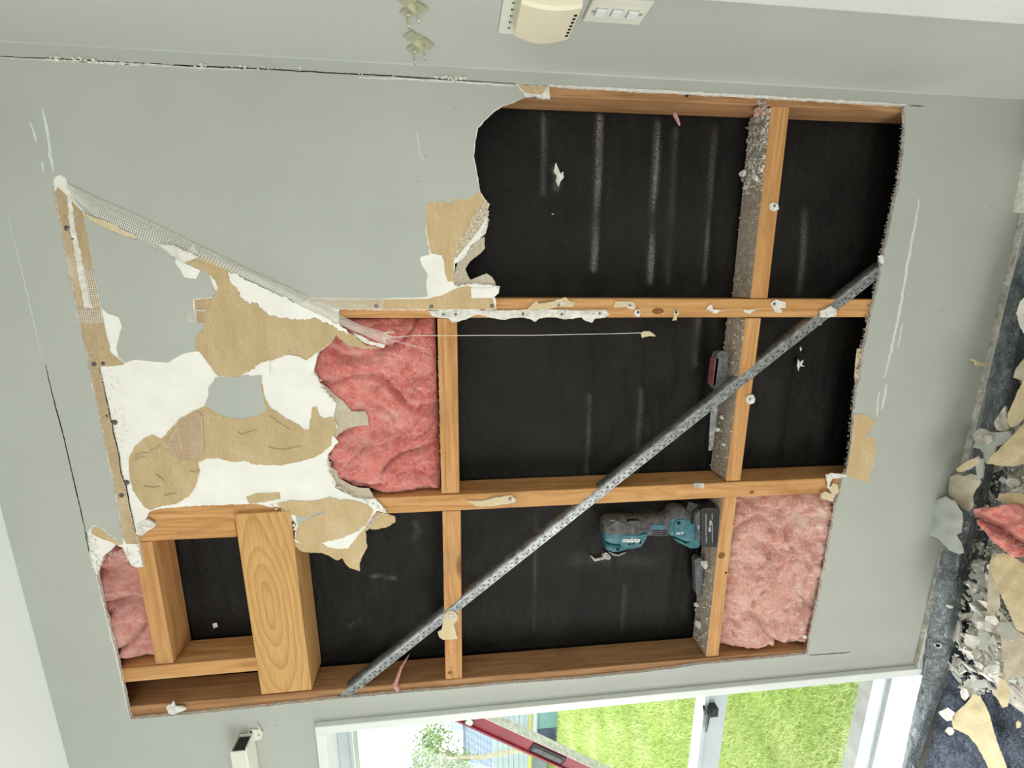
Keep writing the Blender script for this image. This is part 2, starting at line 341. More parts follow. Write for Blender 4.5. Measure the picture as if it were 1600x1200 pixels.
def tube_geo(path, rad, n=6, cap=True):
    V = []; Fc = []; m = len(path)
    for i, p in enumerate(path):
        p = Vector(p); t = (Vector(path[min(i + 1, m - 1)]) - Vector(path[max(i - 1, 0)])).normalized()
        a = t.orthogonal().normalized() if abs(t.z) > 0.95 else t.cross(Vector((0, 0, 1))).normalized(); b = t.cross(a)
        r = rad[i] if isinstance(rad, (list, tuple)) else rad
        for j in range(n): V.append(p + a * (math.cos(2 * math.pi * j / n) * r) + b * (math.sin(2 * math.pi * j / n) * r))
    for i in range(m - 1):
        for j in range(n): Fc.append((i * n + j, i * n + (j + 1) % n, (i + 1) * n + (j + 1) % n, (i + 1) * n + j))
    if cap: Fc += [tuple(range(n))[::-1], tuple((m - 1) * n + j for j in range(n))]
    return V, Fc
def merge(parts):
    V = []; Fc = []
    for v, f in parts:
        b = len(V); V += v; Fc += [tuple(i + b for i in q) for q in f]
    return V, Fc
def lump_geo(c, r, rr, flat=1.0):
    """small broken lump: a jittered octahedron with cut corners"""
    q = [Vector((1, 0, 0)), Vector((-1, 0, 0)), Vector((0, 1, 0)), Vector((0, -1, 0)), Vector((0, 0, 1)), Vector((0, 0, -1))]
    rot = Matrix.Rotation(rr.uniform(0, 6.28), 3, Vector((rr.uniform(-1, 1), rr.uniform(-1, 1), rr.uniform(-1, 1) + 0.01)).normalized())
    V = [Vector(c) + rot @ Vector((v.x * r * rr.uniform(0.6, 1.3), v.y * r * rr.uniform(0.6, 1.3), v.z * r * flat * rr.uniform(0.6, 1.3))) for v in q]
    return V, [(0, 2, 4), (2, 1, 4), (1, 3, 4), (3, 0, 4), (2, 0, 5), (1, 2, 5), (3, 1, 5), (0, 3, 5)]
def text(name, s, size, loc, xdir, ydir, mat, parent, extrude=0.0003, shear=0.0, bold=0.0, widen=1.0):
    cu = bpy.data.curves.new(name, 'FONT'); cu.body = s; cu.size = size; cu.extrude = extrude; cu.shear = shear; cu.offset = bold
    cu.align_x = 'CENTER'; cu.align_y = 'CENTER'; cu.resolution_u = 3
    to = bpy.data.objects.new(name, cu); COL.objects.link(to); bpy.context.view_layer.update()
    me = bpy.data.meshes.new_from_object(to); bpy.data.objects.remove(to); bpy.data.curves.remove(cu)
    me.name = name; me.materials.clear(); me.materials.append(mat)
    mt = frame(xdir, ydir, loc=loc) @ Matrix.Diagonal((widen, 1, 1, 1))
    o = bpy.data.objects.new(name, me); link(o); o.matrix_basis = mt; return adopt(o, parent)

WY = -0.010                                   # room face of the plasterboard
CX = 0.470                                    # side wall
FLOOR, CEIL = 0.0, 2.78

# ================================================================== THE SETTING
def struct(o): o['kind'] = 'structure'; return o
# --- the big wall: painted board with the cut-out
U_open = [(806, 131), (858, 133), (900, 136.5), (1000, 142), (1100, 147), (1175, 151), (1300, 158), (1415, 165), (1416, 200), (1412, 237), (1406, 287), (1400, 310), (1395, 335),
          (1389, 365), (1381, 400), (1372, 450), (1365, 475), (1355, 525), (1350, 550), (1344, 595), (1340, 602), (1336, 640), (1332, 690), (1325, 735), (1317, 745), (1314, 760), (1307, 787), (1301, 825),
          (1292, 875), (1286, 900), (1281, 930), (1272, 970), (1266, 1000), (1262, 1022)]
U_bot = [(1262, 1022), (1200, 1029), (1095, 1038), (1050, 1045), (1000, 1051), (900, 1061), (800, 1068), (700, 1077), (625, 1083), (550, 1090), (517, 1093), (450, 1100), (400, 1106), (300, 1116), (204, 1124)]
U_lft = [(204, 1124), (200, 1112), (190, 1062), (180, 1020), (170, 980), (160, 940), (151, 900)]
U_torn = [(151, 900), (145, 887), (139, 862), (136, 832), (146, 820), (155, 822), (165, 830), (175, 839), (192, 849)]
U_chan = [(192, 849), (186, 812), (180, 775), (172, 735), (165, 705), (160, 677), (155, 657), (149, 625), (142, 600), (134, 550), (125, 512), (117, 472), (110, 440), (102, 400), (94, 355), (87, 325), (84, 300), (82, 283)]
U_diag = [(82, 283), (86, 275), (94, 273), (103, 279), (105, 289), (120, 299), (160, 316), (200, 332), (250, 356), (300, 380), (350, 405), (400, 429), (450, 450), (482, 465)]
U_strip = [(482, 465), (540, 466), (600, 466), (660, 465), (668, 463)]
U_patch = [(668, 463), (666, 443), (667, 427), (660, 417), (656, 406), (657, 401), (671, 398), (669, 384), (666, 368), (665, 351), (667, 337), (666, 318), (677, 315), (691, 314), (700, 319), (712, 310), (726, 312), (739, 307), (750, 298)]
U_round = [(750, 298), (747, 284), (746, 275), (740, 245), (742, 220), (746, 200), (755, 190), (770, 175), (785, 165), (800, 160), (812, 155), (821, 150), (819, 147), (812, 140), (806, 131)]
seg = lambda p, a, st, sd: jag(p, a, st, False, sd)[:-1]
Ja = seg(U_open, 0.8, 4, 1) + seg(U_bot, 0.5, 6, 2) + seg(U_lft, 0.9, 4, 3)
Jb = seg(U_torn, 0.9, 3, 4) + seg(U_chan, 0.7, 4, 5) + seg(U_diag, 0.4, 8, 6) + seg(U_strip, 0.5, 3, 7) + seg(U_patch, 0.9, 3, 8)
Jc = seg(U_round, 0.9, 3, 9)
hole = pxz(Ja + Jb + Jc, WY)
WX0, WX1, WZ0, WZ1 = -3.2, -1.315, 0.056, 2.068                     # window opening
rect = lambda x0, x1, z0, z1: [(x0, z0), (x1, z0), (x1, z1), (x0, z1)]
wall = struct(plate('wall_back', rect(-3.9, CX, FLOOR, CEIL), WY, 0.010, (M['paint'], M['gyprim']), [hole, rect(WX0, WX1, WZ0, WZ1)]))
struct(box('wall_right', (CX, -4.2, FLOOR), (CX + 0.1, 0.25, CEIL), M['paint_side']))
struct(box('wall_left', (-4.0, -4.2, FLOOR), (-3.9, 0.25, CEIL), M['paint_side']))
struct(box('wall_front', (-4.0, -4.3, FLOOR), (CX + 0.1, -4.2, CEIL), M['paint_side']))
struct(box('ceiling', (-4.0, -4.3, CEIL), (CX + 0.1, 0.25, CEIL + 0.1), M['ceiling']))
struct(box('floor', (-4.0, -4.3, -0.1), (CX + 0.1, 0.25, FLOOR), M['floor']))
# outside skin of the wall, so that no light leaks into the bays
struct(plate('wall_outer', rect(-4.0, CX + 0.1, -0.1, CEIL + 0.1), 0.135, 0.05, M['weather'], [rect(WX0, WX1, -0.06, WZ1)]))

# --- bare gypsum left where the face paper was torn away (a child of the wall)
K_edge = [(750, 298), (757, 311), (765, 318), (761, 331), (762, 340), (762, 353), (759, 364), (750, 373), (735, 384), (730, 395), (719, 408), (711, 412), (710, 428), (708, 440), (712, 447), (745, 443), (762, 446), (781, 447), (780, 459), (773, 464), (776, 484),
          (700, 484.5), (620, 484.5), (530, 484), (528, 505), (525, 523), (515, 538), (497, 551), (489, 579), (496, 592), (504, 605), (514, 617), (524, 628), (525, 636), (522, 646), (521, 651), (528, 668), (520, 680), (528, 691), (522, 698),
          (513, 710), (512, 718), (515, 732), (516, 740), (524, 753), (523, 762), (533, 768), (553, 777), (570, 781), (585, 779), (595, 788), (605, 802), (589, 799), (580, 811), (570, 825), (562, 835), (543, 857), (522, 857), (503, 849), (468, 850), (459, 845), (462, 830),
          (457, 828), (463, 820), (452, 807), (438, 793), (420, 792), (400, 787), (370, 789), (312, 791), (270, 794), (252, 795), (232, 800), (228, 807), (226, 813), (241, 819), (240, 823), (231, 829), (220, 837), (212, 835), (217, 860), (222, 887), (212, 887), (202, 881),
          (195, 866), (190, 856), (180, 852), (172, 860), (162, 870), (154, 885), (151, 900)]
core_px = Jb + jag(K_edge, 1.0, 3, False, 12)[:-1]
core = plate('gypsum_core', pxz(core_px, WY), WY + 0.0022, 0.0078, (M['gypsum'], M['gyprim']), parent=wall)
core['label'] = 'bare white gypsum where the face paper was torn off'
plate('gypsum_core', pxz(jag([(806, 131.5), (858, 133.5), (860, 153), (848, 153), (836, 149), (822, 150), (818, 146), (811, 139)], 0.6, 3, True, 13), WY), WY + 0.002, 0.008, (M['plaster'], M['gyprim']), parent=wall)
def patch(name, px, y, mat, seed, amp=0.9, step=3, thick=0.0006, label=None, disp=None, grid=None, rim=None, parent=wall):
    o = plate(name, pxz(jag(px, amp, step, True, seed), y), y, thick, (mat, rim or M['plaster']), grid=grid, disp=disp, parent=parent, smooth=bool(disp))
    if label: o['label'] = label
    return o
bumpy = lambda a, f: (lambda x, z: -a * abs(noise.fractal(Vector((x * f, z * f, 3.3)), 0.6, 2.0, 3)))
TY = WY + 0.0013
# brown paper exposed under the paint
T1 = [(305, 397), (337, 410), (355, 420), (357, 435), (372, 452), (377, 467), (390, 474), (402, 474), (415, 489), (450, 497), (475, 500), (492, 495), (507, 502), (542, 517), (552, 523), (572, 540), (600, 544), (570, 545), (547, 540), (530, 530), (525, 522), (520, 532), (510, 540), (497, 550),
      (492, 560), (475, 562), (467, 555), (445, 555), (420, 565), (400, 575), (386, 581), (374, 588), (342, 589), (335, 580), (325, 568), (314, 553), (306, 543), (303, 535), (309, 523), (317, 516), (319, 501), (324, 487), (330, 470), (336, 460), (340, 450), (337, 440), (325, 426), (310, 420), (292, 410)]
patch('brown_paper', T1, TY - 0.0014, M['tan'], 21, label='large brown paper patch under the mesh tape', grid=0.012, disp=bumpy(0.0016, 9), rim=M['cream'], thick=0.0016)
T2 = [(320, 634), (305, 642), (282, 654), (265, 672), (252, 686), (237, 679), (225, 685), (210, 700), (202, 715), (201, 740), (207, 765), (217, 780), (225, 792), (235, 797), (252, 791), (275, 788), (295, 775), (307, 757), (312, 737), (310, 722), (325, 716), (342, 716), (365, 722), (382, 720), (400, 726), (440, 727),
      (465, 722), (490, 716), (505, 707), (517, 696), (520, 682), (527, 670), (522, 655), (520, 651), (507, 654), (500, 650), (495, 635), (489, 637), (487, 647), (482, 672), (477, 672), (465, 662), (447, 654), (435, 645), (422, 637), (412, 617), (411, 605), (408, 595), (408, 620), (416, 642), (400, 650), (375, 655), (350, 652), (335, 643)]
patch('brown_paper', T2, TY, M['tan'], 22, label='wide brown paper patch in the middle of the torn board', grid=0.010, disp=bumpy(0.0022, 16), rim=M['cream'])
M['stain'] = tan_mat('pinkish_paper_residue', srgb(184, 156, 128), srgb(194, 168, 142), srgb(202, 178, 154))
patch('paper_residue', [(309, 642), (316, 648), (317, 672), (317, 712), (300, 716), (283, 719), (268, 712), (262, 703), (258, 690), (268, 676), (284, 657)], TY - 0.0030, M['stain'], 53, 0.4, 4, 0.0004, label='pinkish square residue with scratches on the brown paper')
for i, pts in enumerate([[(277, 661), (281, 690), (283, 702)], [(276, 668), (260, 700)], [(262, 693), (300, 694)], [(268, 669), (292, 669)], [(282, 715), (313, 712)], [(315, 650), (317, 700)], [(262, 688), (275, 700)], [(300, 641), (310, 644)]]):
    Lq = jag(pts, 0.3, 4, False, i); plate('scratch', pxz([(x - 0.7, y - 0.3) for x, y in Lq] + [(x + 0.7, y + 0.3) for x, y in Lq[::-1]], TY - 0.0034), TY - 0.0036, 0.0003, M['cream'], parent=wall)
patch('brown_paper', [(384, 776), (400, 771), (437, 769.5), (438, 779), (400, 787), (388, 785)], TY, M['tan'], 23)
patch('brown_paper', [(433, 788), (455, 782), (480, 784), (500, 781), (515, 777), (530, 781), (555, 783), (575, 790), (583, 797), (580, 808), (570, 822), (555, 831), (530, 842), (502, 848), (470, 849), (461, 844), (463, 832), (466, 818), (480, 812), (495, 805), (512, 800), (510, 798), (492, 802), (480, 808), (470, 806), (462, 806), (452, 803)], TY - 0.0008, M['tanlight'], 24, label='pale brown paper on the hanging tongue of board', grid=0.008, disp=bumpy(0.002, 20))
patch('paint_fragment', [(462, 806), (478, 808), (492, 801), (508, 797), (517, 801), (500, 806), (485, 814), (470, 819), (464, 816)], TY - 0.0004, M['paint'], 25, 0.6)
# backing paper that still hangs from the broken board, behind it
def curl(a, x0, z0): return lambda x, z: a * ((x - x0) ** 2 + (z - z0) ** 2) * 10
patch('backing_paper', [(515, 728), (527, 735), (530, 747), (547, 757), (562, 762), (577, 762), (585, 777), (596, 790), (606, 803), (585, 795), (560, 785), (530, 772), (512, 750)], WY + 0.0095, M['beige'], 31, 0.6, label='curled brown backing paper at the torn edge', grid=0.008, disp=bumpy(0.004, 18))
patch('backing_paper', [(590, 800), (605, 803), (617, 807), (618, 815), (608, 822), (592, 827), (577, 826), (571, 830), (574, 855), (568, 867), (562, 880), (562, 892), (547, 888), (539, 880), (535, 872), (528, 875), (513, 868), (503, 864), (485, 863), (472, 862), (460, 851), (458, 838), (470, 830), (520, 820)], WY + 0.0090, M['tanlight'], 32, 0.8, label='ragged brown paper flap under the hanging tongue of board', grid=0.008, disp=bumpy(0.005, 14))
patch('backing_paper', [(500, 598), (510, 604), (522, 616), (535, 625), (548, 640), (549, 643), (520, 646), (515, 625)], WY + 0.009, M['beige'], 33, 0.5, grid=0.008, disp=bumpy(0.003, 16))
patch('backing_paper', [(518, 645), (524, 642.5), (571, 642.5), (575, 650), (576, 664), (555, 666), (540, 671), (530, 678), (524, 686), (520, 672)], WY + 0.0085, M['beige'], 34, 0.5, label='square tab of backing paper over the pink wool', grid=0.008, disp=bumpy(0.003, 16))
patch('backing_paper', [(719, 395), (745, 375), (757, 370), (758, 388), (752, 395), (735, 408), (727, 420), (730, 430), (735, 437), (748, 432), (760, 427), (769, 433), (774, 441), (774, 448), (740, 446), (712, 447), (708, 436)], WY + 0.009, M['beige'], 35, 0.7, label='brown backing paper behind the broken edge by the black void', grid=0.008, disp=bumpy(0.004, 16))
# torn patch above the crossing of stud and opening
patch('brown_paper', [(666, 318), (677, 315), (691, 314), (700, 319), (712, 310), (726, 312), (739, 307), (750, 299), (757, 313), (735, 345), (722, 372), (710, 400), (709, 440), (700, 440), (695, 425), (694, 410), (690, 399), (673, 396), (668, 370), (666, 345)], TY, M['tanlight'], 26, label='brown paper patch on the broken edge by the black void', grid=0.010, disp=bumpy(0.0018, 14))
patch('paper_fuzz', [(757, 313), (764, 319), (760, 332), (757, 345), (745, 363), (728, 385), (712, 404), (710, 400), (722, 372), (735, 345)], TY - 0.0004, M['fuzz'], 27, 0.7, grid=0.006, disp=bumpy(0.002, 60))
patch('brown_paper', [(484, 467), (540, 468), (600, 468), (668, 467), (690, 462), (705, 455), (716, 449), (732, 447), (737, 449), (738, 466), (770, 466), (775, 483), (700, 483.5), (620, 483.5), (528, 483)], TY, M['tanlight'], 28, 0.5, label='strip of brown paper along the stud')
# channel cut along the top
chR = [(110, 312), (129, 331), (136, 365), (142, 405), (149, 440), (155, 470), (160, 498), (166, 528), (173, 551), (195, 569), (180, 572), (155, 573), (161, 600), (168, 631), (173, 655), (179, 684), (186, 711), (189, 740), (197, 760), (203, 793), (209, 820), (212, 833), (216, 850)]
chL = [(198, 850), (191, 838), (188, 812), (182, 775), (174, 735), (167, 705), (162, 677), (157, 657), (151, 625), (144, 600), (136, 550), (127, 512), (119, 472), (112, 440), (104, 400), (96, 355), (89, 325), (86, 300), (90, 292)]
patch('brown_paper', chR + chL, TY, M['tandark'], 29, 0.5, label='brown strip in the channel cut below the ceiling', grid=0.012, disp=bumpy(0.0012, 40))
patch('brown_paper', [(146, 822), (155, 824), (165, 832), (176, 841), (192, 850), (183, 852), (172, 846), (160, 842), (150, 838), (142, 834)], TY, M['tan'], 36, 0.5)
# dusty ridge of filler along the middle of the channel
patch('filler_ridge', [(103, 290), (110, 300), (116, 345), (124, 390), (132, 430), (140, 470), (146, 482), (132, 482), (124, 440), (116, 395), (108, 345)], TY - 0.0012, M['plaster'], 37, 1.2, 3, 0.001)
patch('filler_ridge', [(160, 497), (172, 545), (168, 548), (155, 500)], TY - 0.0008, M['tandark'], 38, 0.6, 3, 0.001)
# grey painted remnants
GR1 = [(131, 331), (140, 341), (155, 351), (180, 363), (217, 376), (250, 393), (273, 403), (275, 412), (282, 421), (287, 433), (306, 437), (313, 423), (325, 427), (332, 446), (338, 457), (332, 464), (300, 468), (304, 503), (320, 505), (317, 515), (307, 525), (304, 540), (309, 549), (287, 552), (275, 559), (262, 567), (237, 565), (212, 562), (195, 567),
       (185, 557), (182, 545), (187, 521), (191, 510), (185, 496), (168, 490), (158, 481), (155, 468), (149, 440), (142, 405), (136, 365)]
patch('paint_fragment', GR1, WY, M['paint'], 41, 0.5, 4, 0.0022, label='large grey painted remnant beside the mesh tape', rim=M['cream'])
patch('paint_fragment', [(336, 590), (360, 590), (387, 586), (409, 585), (408, 600), (411, 620), (416, 642), (400, 650), (375, 654), (350, 651), (335, 643), (320, 633), (326, 618), (326, 605), (333, 597)], WY + 0.0004, M['paint'], 42, 0.6, 3, 0.0016, label='small grey painted remnant between two brown patches', rim=M['tan'])
patch('paint_fragment', [(107, 293), (120, 300.5), (160, 318), (200, 334), (250, 358), (300, 382), (290, 394), (275, 401), (250, 392), (217, 375), (180, 362), (155, 350), (140, 340), (131, 331), (115, 312)], WY + 0.0003, M['paint'], 54, 0.3, 4, 0.0016)
patch('paint_fragment', [(302, 383), (350, 407), (400, 431), (450, 452), (480, 467), (470, 476), (430, 457), (400, 444), (357, 424), (312, 402)], WY + 0.0003, M['paint'], 55, 0.3, 4, 0.0012)
# white curled tears
patch('paper_tear', [(421, 584), (421, 563), (408, 567), (395, 575), (387, 583), (392, 588), (402, 586)], WY - 0.0012, M['gypsum'], 43, 0.6, 3, 0.0006, 'small white curled tear of face paper')
patch('paper_tear', [(445, 556), (452, 554), (467, 557), (479, 563), (490, 555), (495, 550), (494, 566), (490, 580), (483, 588), (476, 589), (466, 583), (460, 575), (456, 566)], WY - 0.003, M['gypsum'], 44, 0.6, 3, 0.0006, 'white curled tear of face paper hanging by the pink wool', grid=0.006, disp=lambda x, z: 0)
patch('paper_tear', [(274, 403), (290, 412), (310, 421), (313, 423), (306, 436), (287, 433), (281, 420), (274, 411)], WY - 0.0006, M['gypsum'], 45, 0.5, 3, 0.0006)
patch('paper_tear', [(502, 848), (530, 841), (555, 832), (568, 826), (552, 846), (544, 857), (532, 858), (520, 857), (510, 853)], TY - 0.0016, M['gypsum'], 46, 0.7)
patch('paper_tear', [(736, 450), (768, 450), (771, 465), (737, 466)], TY - 0.0006, M['gypsum'], 47, 0.6)
# brown paper notch at the opening's lower edge
patch('brown_paper', [(1335, 648), (1341, 646), (1349, 646.5), (1358, 651), (1370, 659), (1362, 668), (1357, 677), (1365, 685), (1368, 700), (1366, 725), (1361, 740), (1356, 754), (1340, 750), (1322, 744), (1327, 715), (1331, 680)], WY - 0.0005, M['tanlight'], 48, 0.6, label='brown paper patch at the foot of the opening', grid=0.01, disp=bumpy(0.0012, 18))
patch('paint_fragment', [(1350, 684), (1358, 676), (1364, 664), (1370, 660), (1367, 672), (1364, 684), (1358, 682)], WY - 0.0016, M['paint'], 49, 0.3)
patch('paper_tear', [(1291, 742), (1300, 739), (1324, 742), (1322, 746), (1300, 748), (1296, 760), (1306, 770), (1304, 778), (1294, 762)], WY - 0.0012, M['plaster'], 50, 0.8, 2, 0.003)
patch('brown_paper', [(809, 133), (856, 134.5), (852, 140), (846, 148), (830, 147), (820, 143), (813, 137)], WY + 0.0012, M['tan'], 51, 0.6)
# screw heads left in the board
def screw_head(px, py, y, r, parent, name='screw'):
    c = onY(px, py, y); V = [(c.x, y, c.z)]; n = 10
    V = [(c.x + math.cos(i * 2 * math.pi / n) * r, y, c.z + math.sin(i * 2 * math.pi / n) * r) for i in range(n)] + [(c.x + math.cos(i * 2 * math.pi / n) * r * 0.6, y - r * 0.35, c.z + math.sin(i * 2 * math.pi / n) * r * 0.6) for i in range(n)]
    Fq = [(i, (i + 1) % n, n + (i + 1) % n, n + i) for i in range(n)] + [tuple(range(n, 2 * n))]
    return meshobj(name, V, Fq, M['screw'], parent)
for q in [(104, 356, 3.6), (147, 569, 3.6), (161, 568, 3.0), (179, 660, 4.2), (198, 754, 4.2), (190, 774, 4.2), (588, 478, 3.6), (674, 479, 3.0), (769, 478, 3.0), (167, 650, 2), (114, 373, 2)]:
    screw_head(q[0], q[1], TY - 0.0004, q[2] * 0.0016, wall)
# scores, cracks, scuffs: thin slivers in the paint
def line_px(name, pts, wpx, y, mat, seed, amp=0.3, th=0.0004, parent=wall, step=6):
    q = jag(pts, amp, step, False, seed); L = []; Rr = []
    for i, p in enumerate(q):
        a = Vector(q[max(0, i - 1)]); b = Vector(q[min(len(q) - 1, i + 1)]); d = (b - a).normalized(); nn = Vector((-d.y, d.x)); k = wpx / 2 * (0.25 + 0.75 * min(1, 4 * min(i, len(q) - 1 - i) / len(q) + 0.25)) * random.Random(seed * 91 + i).uniform(0.7, 1.2)
        L.append((p[0] + nn.x * k, p[1] + nn.y * k)); Rr.append((p[0] - nn.x * k, p[1] - nn.y * k))
    return plate(name, pxz(L + Rr[::-1], y), y, th, mat, parent=parent)
GY = WY - 0.0003
line_px('score_line', [(71, 570), (80, 610), (100, 685), (115, 750), (130, 815), (137, 842)], 1.6, GY, M['dark'], 61)
line_px('score_line', [(132, 828), (139, 862)], 1.3, GY, M['dark'], 62)
line_px('score_line', [(12, 330), (18, 362), (28, 400), (38, 440), (52, 500), (66, 560)], 1.0, GY, M['scuff'], 63)
line_px('score_line', [(1264, 1024), (1290, 1022), (1330, 1019)], 1.2, GY, M['dark'], 64)
line_px('score_line', [(1421, 165), (1444, 166)], 1.6, GY, M['dark'], 65)
line_px('crack', [(0, 88), (100, 92), (200, 98), (300, 103), (400, 107), (500, 113), (600, 118), (700, 124), (806, 131)], 1.8, GY, M['dark'], 66, 0.5)
line_px('torn_edge', [(858, 133), (1000, 141), (1175, 150), (1300, 157.5), (1416, 164)], 4.2, WY - 0.0012, M['plaster'], 67, 0.7, 0.0012)
line_px('torn_edge', [(560, 121), (620, 123), (700, 127), (806, 134)], 2.6, WY - 0.0008, M['plaster'], 68, 0.8, 0.0008)
line_px('torn_edge', [(70, 92), (160, 98), (230, 101), (270, 101)], 2.4, WY - 0.0008, M['plaster'], 69, 1.0, 0.0008)
line_px('torn_edge', [(0, 90), (200, 101), (400, 110)], 1.2, WY - 0.0008, M['plaster'], 70, 0.6, 0.0008)
for i, (pts, w) in enumerate([([(1437, 310), (1430, 350), (1420, 400), (1412, 450), (1402, 505), (1392, 550), (1382, 590)], 4.0), ([(1411, 505), (1402, 545)], 2.0), ([(1386, 600), (1378, 640)], 3.2), ([(1374, 612), (1370, 650)], 2.6), ([(47, 190), (52, 205), (57, 222)], 3.5), ([(66, 170), (74, 205), (78, 240), (84, 270)], 4.5), ([(65, 252), (68, 268)], 3.0), ([(652, 205), (655, 240), (664, 250)], 1.2)]):
    line_px('scuff_mark', pts, w, GY, M['scuff'], 80 + i, 0.8, step=4)
for (x, y) in [(653, 283), (711, 169), (664, 244), (1487, 525), (1549, 323), (1470, 484), (431, 1133), (391, 1175), (87, 1148)]:
    line_px('scuff_mark', [(x - 2, y), (x + 3, y + 1)], 2.4, GY, M['greyprint'], 100 + x, 0.3, step=2)
line_px('torn_edge', U_round[:11], 1.8, WY - 0.0006, M['plaster'], 71, 0.4, 0.0008, step=3)
line_px('torn_edge', U_lft, 1.8, WY - 0.0004, M['plaster'], 72, 0.5, 0.0006, step=4)
line_px('score_line', [(155, 574), (161, 600), (168, 631), (173, 655), (179, 684), (186, 711), (189, 740), (197, 760), (203, 793), (209, 820), (213, 836)], 1.5, TY - 0.0007, M['dark'], 73, 0.5, step=4)
patch('brown_paper', [(1339, 545), (1347, 545), (1344, 570), (1341, 598), (1337, 600), (1335, 585), (1337, 562)], WY + 0.0098, M['cream'], 52, 0.5)
for i, pts in enumerate([[(208, 715), (222, 708), (232, 709), (240, 703), (250, 696)], [(205, 722), (215, 717), (226, 714)], [(370, 675), (378, 680), (390, 676), (400, 672)], [(243, 742), (250, 748), (256, 752)], [(296, 737), (305, 738), (312, 735)], [(420, 650), (440, 665), (452, 672)], [(450, 545), (453, 552), (452, 560)], [(420, 700), (445, 704), (470, 698)], [(255, 775), (275, 772)], [(225, 760), (240, 764), (250, 761)]]):
    line_px('paper_crease', pts, 2.2, TY - 0.0030, M['tandark'], 120 + i, 0.6, 0.0016, step=3)
# crumbs of filler stuck along the crack
rr = random.Random(5); geo = []
for (a, b, n) in [((75, 92), (195, 98), 46), ((300, 103), (420, 108), 14), ((560, 116), (620, 120), 4), ((680, 121), (730, 126), 30), ((400, 106), (470, 110), 8)]:
    for _ in range(n):
        t = rr.random(); p = onY(a[0] + (b[0] - a[0]) * t, a[1] + (b[1] - a[1]) * t + rr.uniform(-4, 2), WY - 0.002); geo.append(lump_geo(p, rr.uniform(0.0012, 0.0042), rr))
o = meshobj('filler_crumb', *merge(geo), M['plaster'], wall); o['kind'] = 'stuff'
# rough white crumble along the cut edges
def crumble(pts, n, spread, y0, y1, r0, r1, seed, mat, parent=wall, name='edge_crumble'):
    rr = random.Random(seed); L = [0]
    for i in range(len(pts) - 1): L.append(L[-1] + (Vector(pts[i + 1]) - Vector(pts[i])).length)
    geo = []
    for _ in range(n):
        s = rr.random() * L[-1]; i = max(k for k in range(len(pts) - 1) if L[k] <= s); t = (s - L[i]) / max(1e-6, L[i + 1] - L[i]); p = Vector(pts[i]).lerp(Vector(pts[i + 1]), t)
        geo.append(lump_geo(onY(p.x + rr.uniform(-spread, spread), p.y + rr.uniform(-spread, spread), rr.uniform(y0, y1)), rr.uniform(r0, r1), rr))
    o = meshobj(name, *merge(geo), mat, parent); o['kind'] = 'stuff'; return o
crumble([(x - 6, y) for x, y in U_open[7:]], 520, 2.2, WY, 0.0, 0.0012, 0.0034, 7, M['grit'])
crumble([(708, 440), (712, 428), (720, 408), (732, 393), (750, 374), (761, 352), (763, 330)], 120, 2.0, WY - 0.001, WY + 0.004, 0.001, 0.003, 8, M['plaster'])
crumble([(712, 447), (745, 443), (768, 447), (781, 450)], 60, 2.0, WY - 0.001, WY + 0.002, 0.001, 0.0028, 9, M['plaster'])
crumble([(512, 712), (516, 740), (524, 758), (545, 772), (580, 785), (603, 800)], 140, 3.0, WY - 0.001, WY + 0.004, 0.001, 0.0032, 10, M['plaster'])
crumble([(490, 580), (504, 605), (522, 628)], 60, 2.2, WY - 0.001, WY + 0.004, 0.001, 0.003, 11, M['plaster'])
crumble([(222, 890), (212, 835), (205, 800), (196, 765), (186, 715), (173, 655), (161, 600), (156, 575)], 150, 1.6, WY, WY + 0.002, 0.0008, 0.002, 12, M['gyprim'])
crumble([(140, 830), (150, 870), (148, 890), (160, 870), (200, 862), (215, 885)], 120, 6, WY, WY + 0.002, 0.001, 0.0026, 13, M['plaster'])
crumble([(152, 902), (170, 980), (190, 1062), (202, 1115)], 120, 1.4, WY, -0.001, 0.001, 0.003, 14, M['plaster'])
crumble([(420, 790), (440, 795), (452, 808), (463, 822)], 60, 3.0, WY - 0.001, WY + 0.002, 0.001, 0.0028, 15, M['plaster'])
crumble([(172, 585), (180, 630), (190, 670), (200, 690)], 260, 13, WY + 0.002, WY + 0.0026, 0.0006, 0.0016, 17, M['gyprim'])
crumble([(95, 300), (108, 380), (124, 450), (138, 520), (150, 600), (165, 680), (182, 760), (200, 840)], 420, 7, TY - 0.001, TY - 0.0004, 0.0005, 0.0015, 18, M['plaster'])
crumble([(572, 828), (585, 810), (600, 802)], 50, 2.2, WY - 0.002, WY + 0.002, 0.001, 0.003, 16, M['plaster'])

# --- glass-fibre mesh tape, peeled and hanging along the diagonal cut
tape = empty('mesh_tape', onY(105, 290, WY - 0.003), 'long strip of white glass-fibre mesh tape peeling diagonally off the torn board', 'tape')
up = [(104, 287), (160, 314), (220, 340), (300, 379), (400, 427), (460, 454), (500, 477), (560, 507), (605, 521)]
lo = [(108, 303), (152, 339), (212, 370), (292, 396), (390, 436), (452, 466), (492, 489), (550, 515), (602, 538)]
def lerp_px(pts, t):
    n = len(pts) - 1; i = min(n - 1, int(t * n)); f = t * n - i; return Vector(pts[i]).lerp(Vector(pts[i + 1]), f)
def tape_p(u, v):
    a = lerp_px(up, u); b = lerp_px(lo, u); p = a.lerp(b, v)
    y = WY - 0.004 - 0.008 * math.sin(math.pi * v) * (0.35 + 0.65 * min(1, u * 2)) - 0.010 * max(0, u - 0.75) * 4 * 0.6
    return onY(p.x, p.y, y)
geo = []
for j in range(8):
    geo.append(tube_geo([tape_p(i / 60, j / 7) for i in range(61)], 0.00055, 4, False))
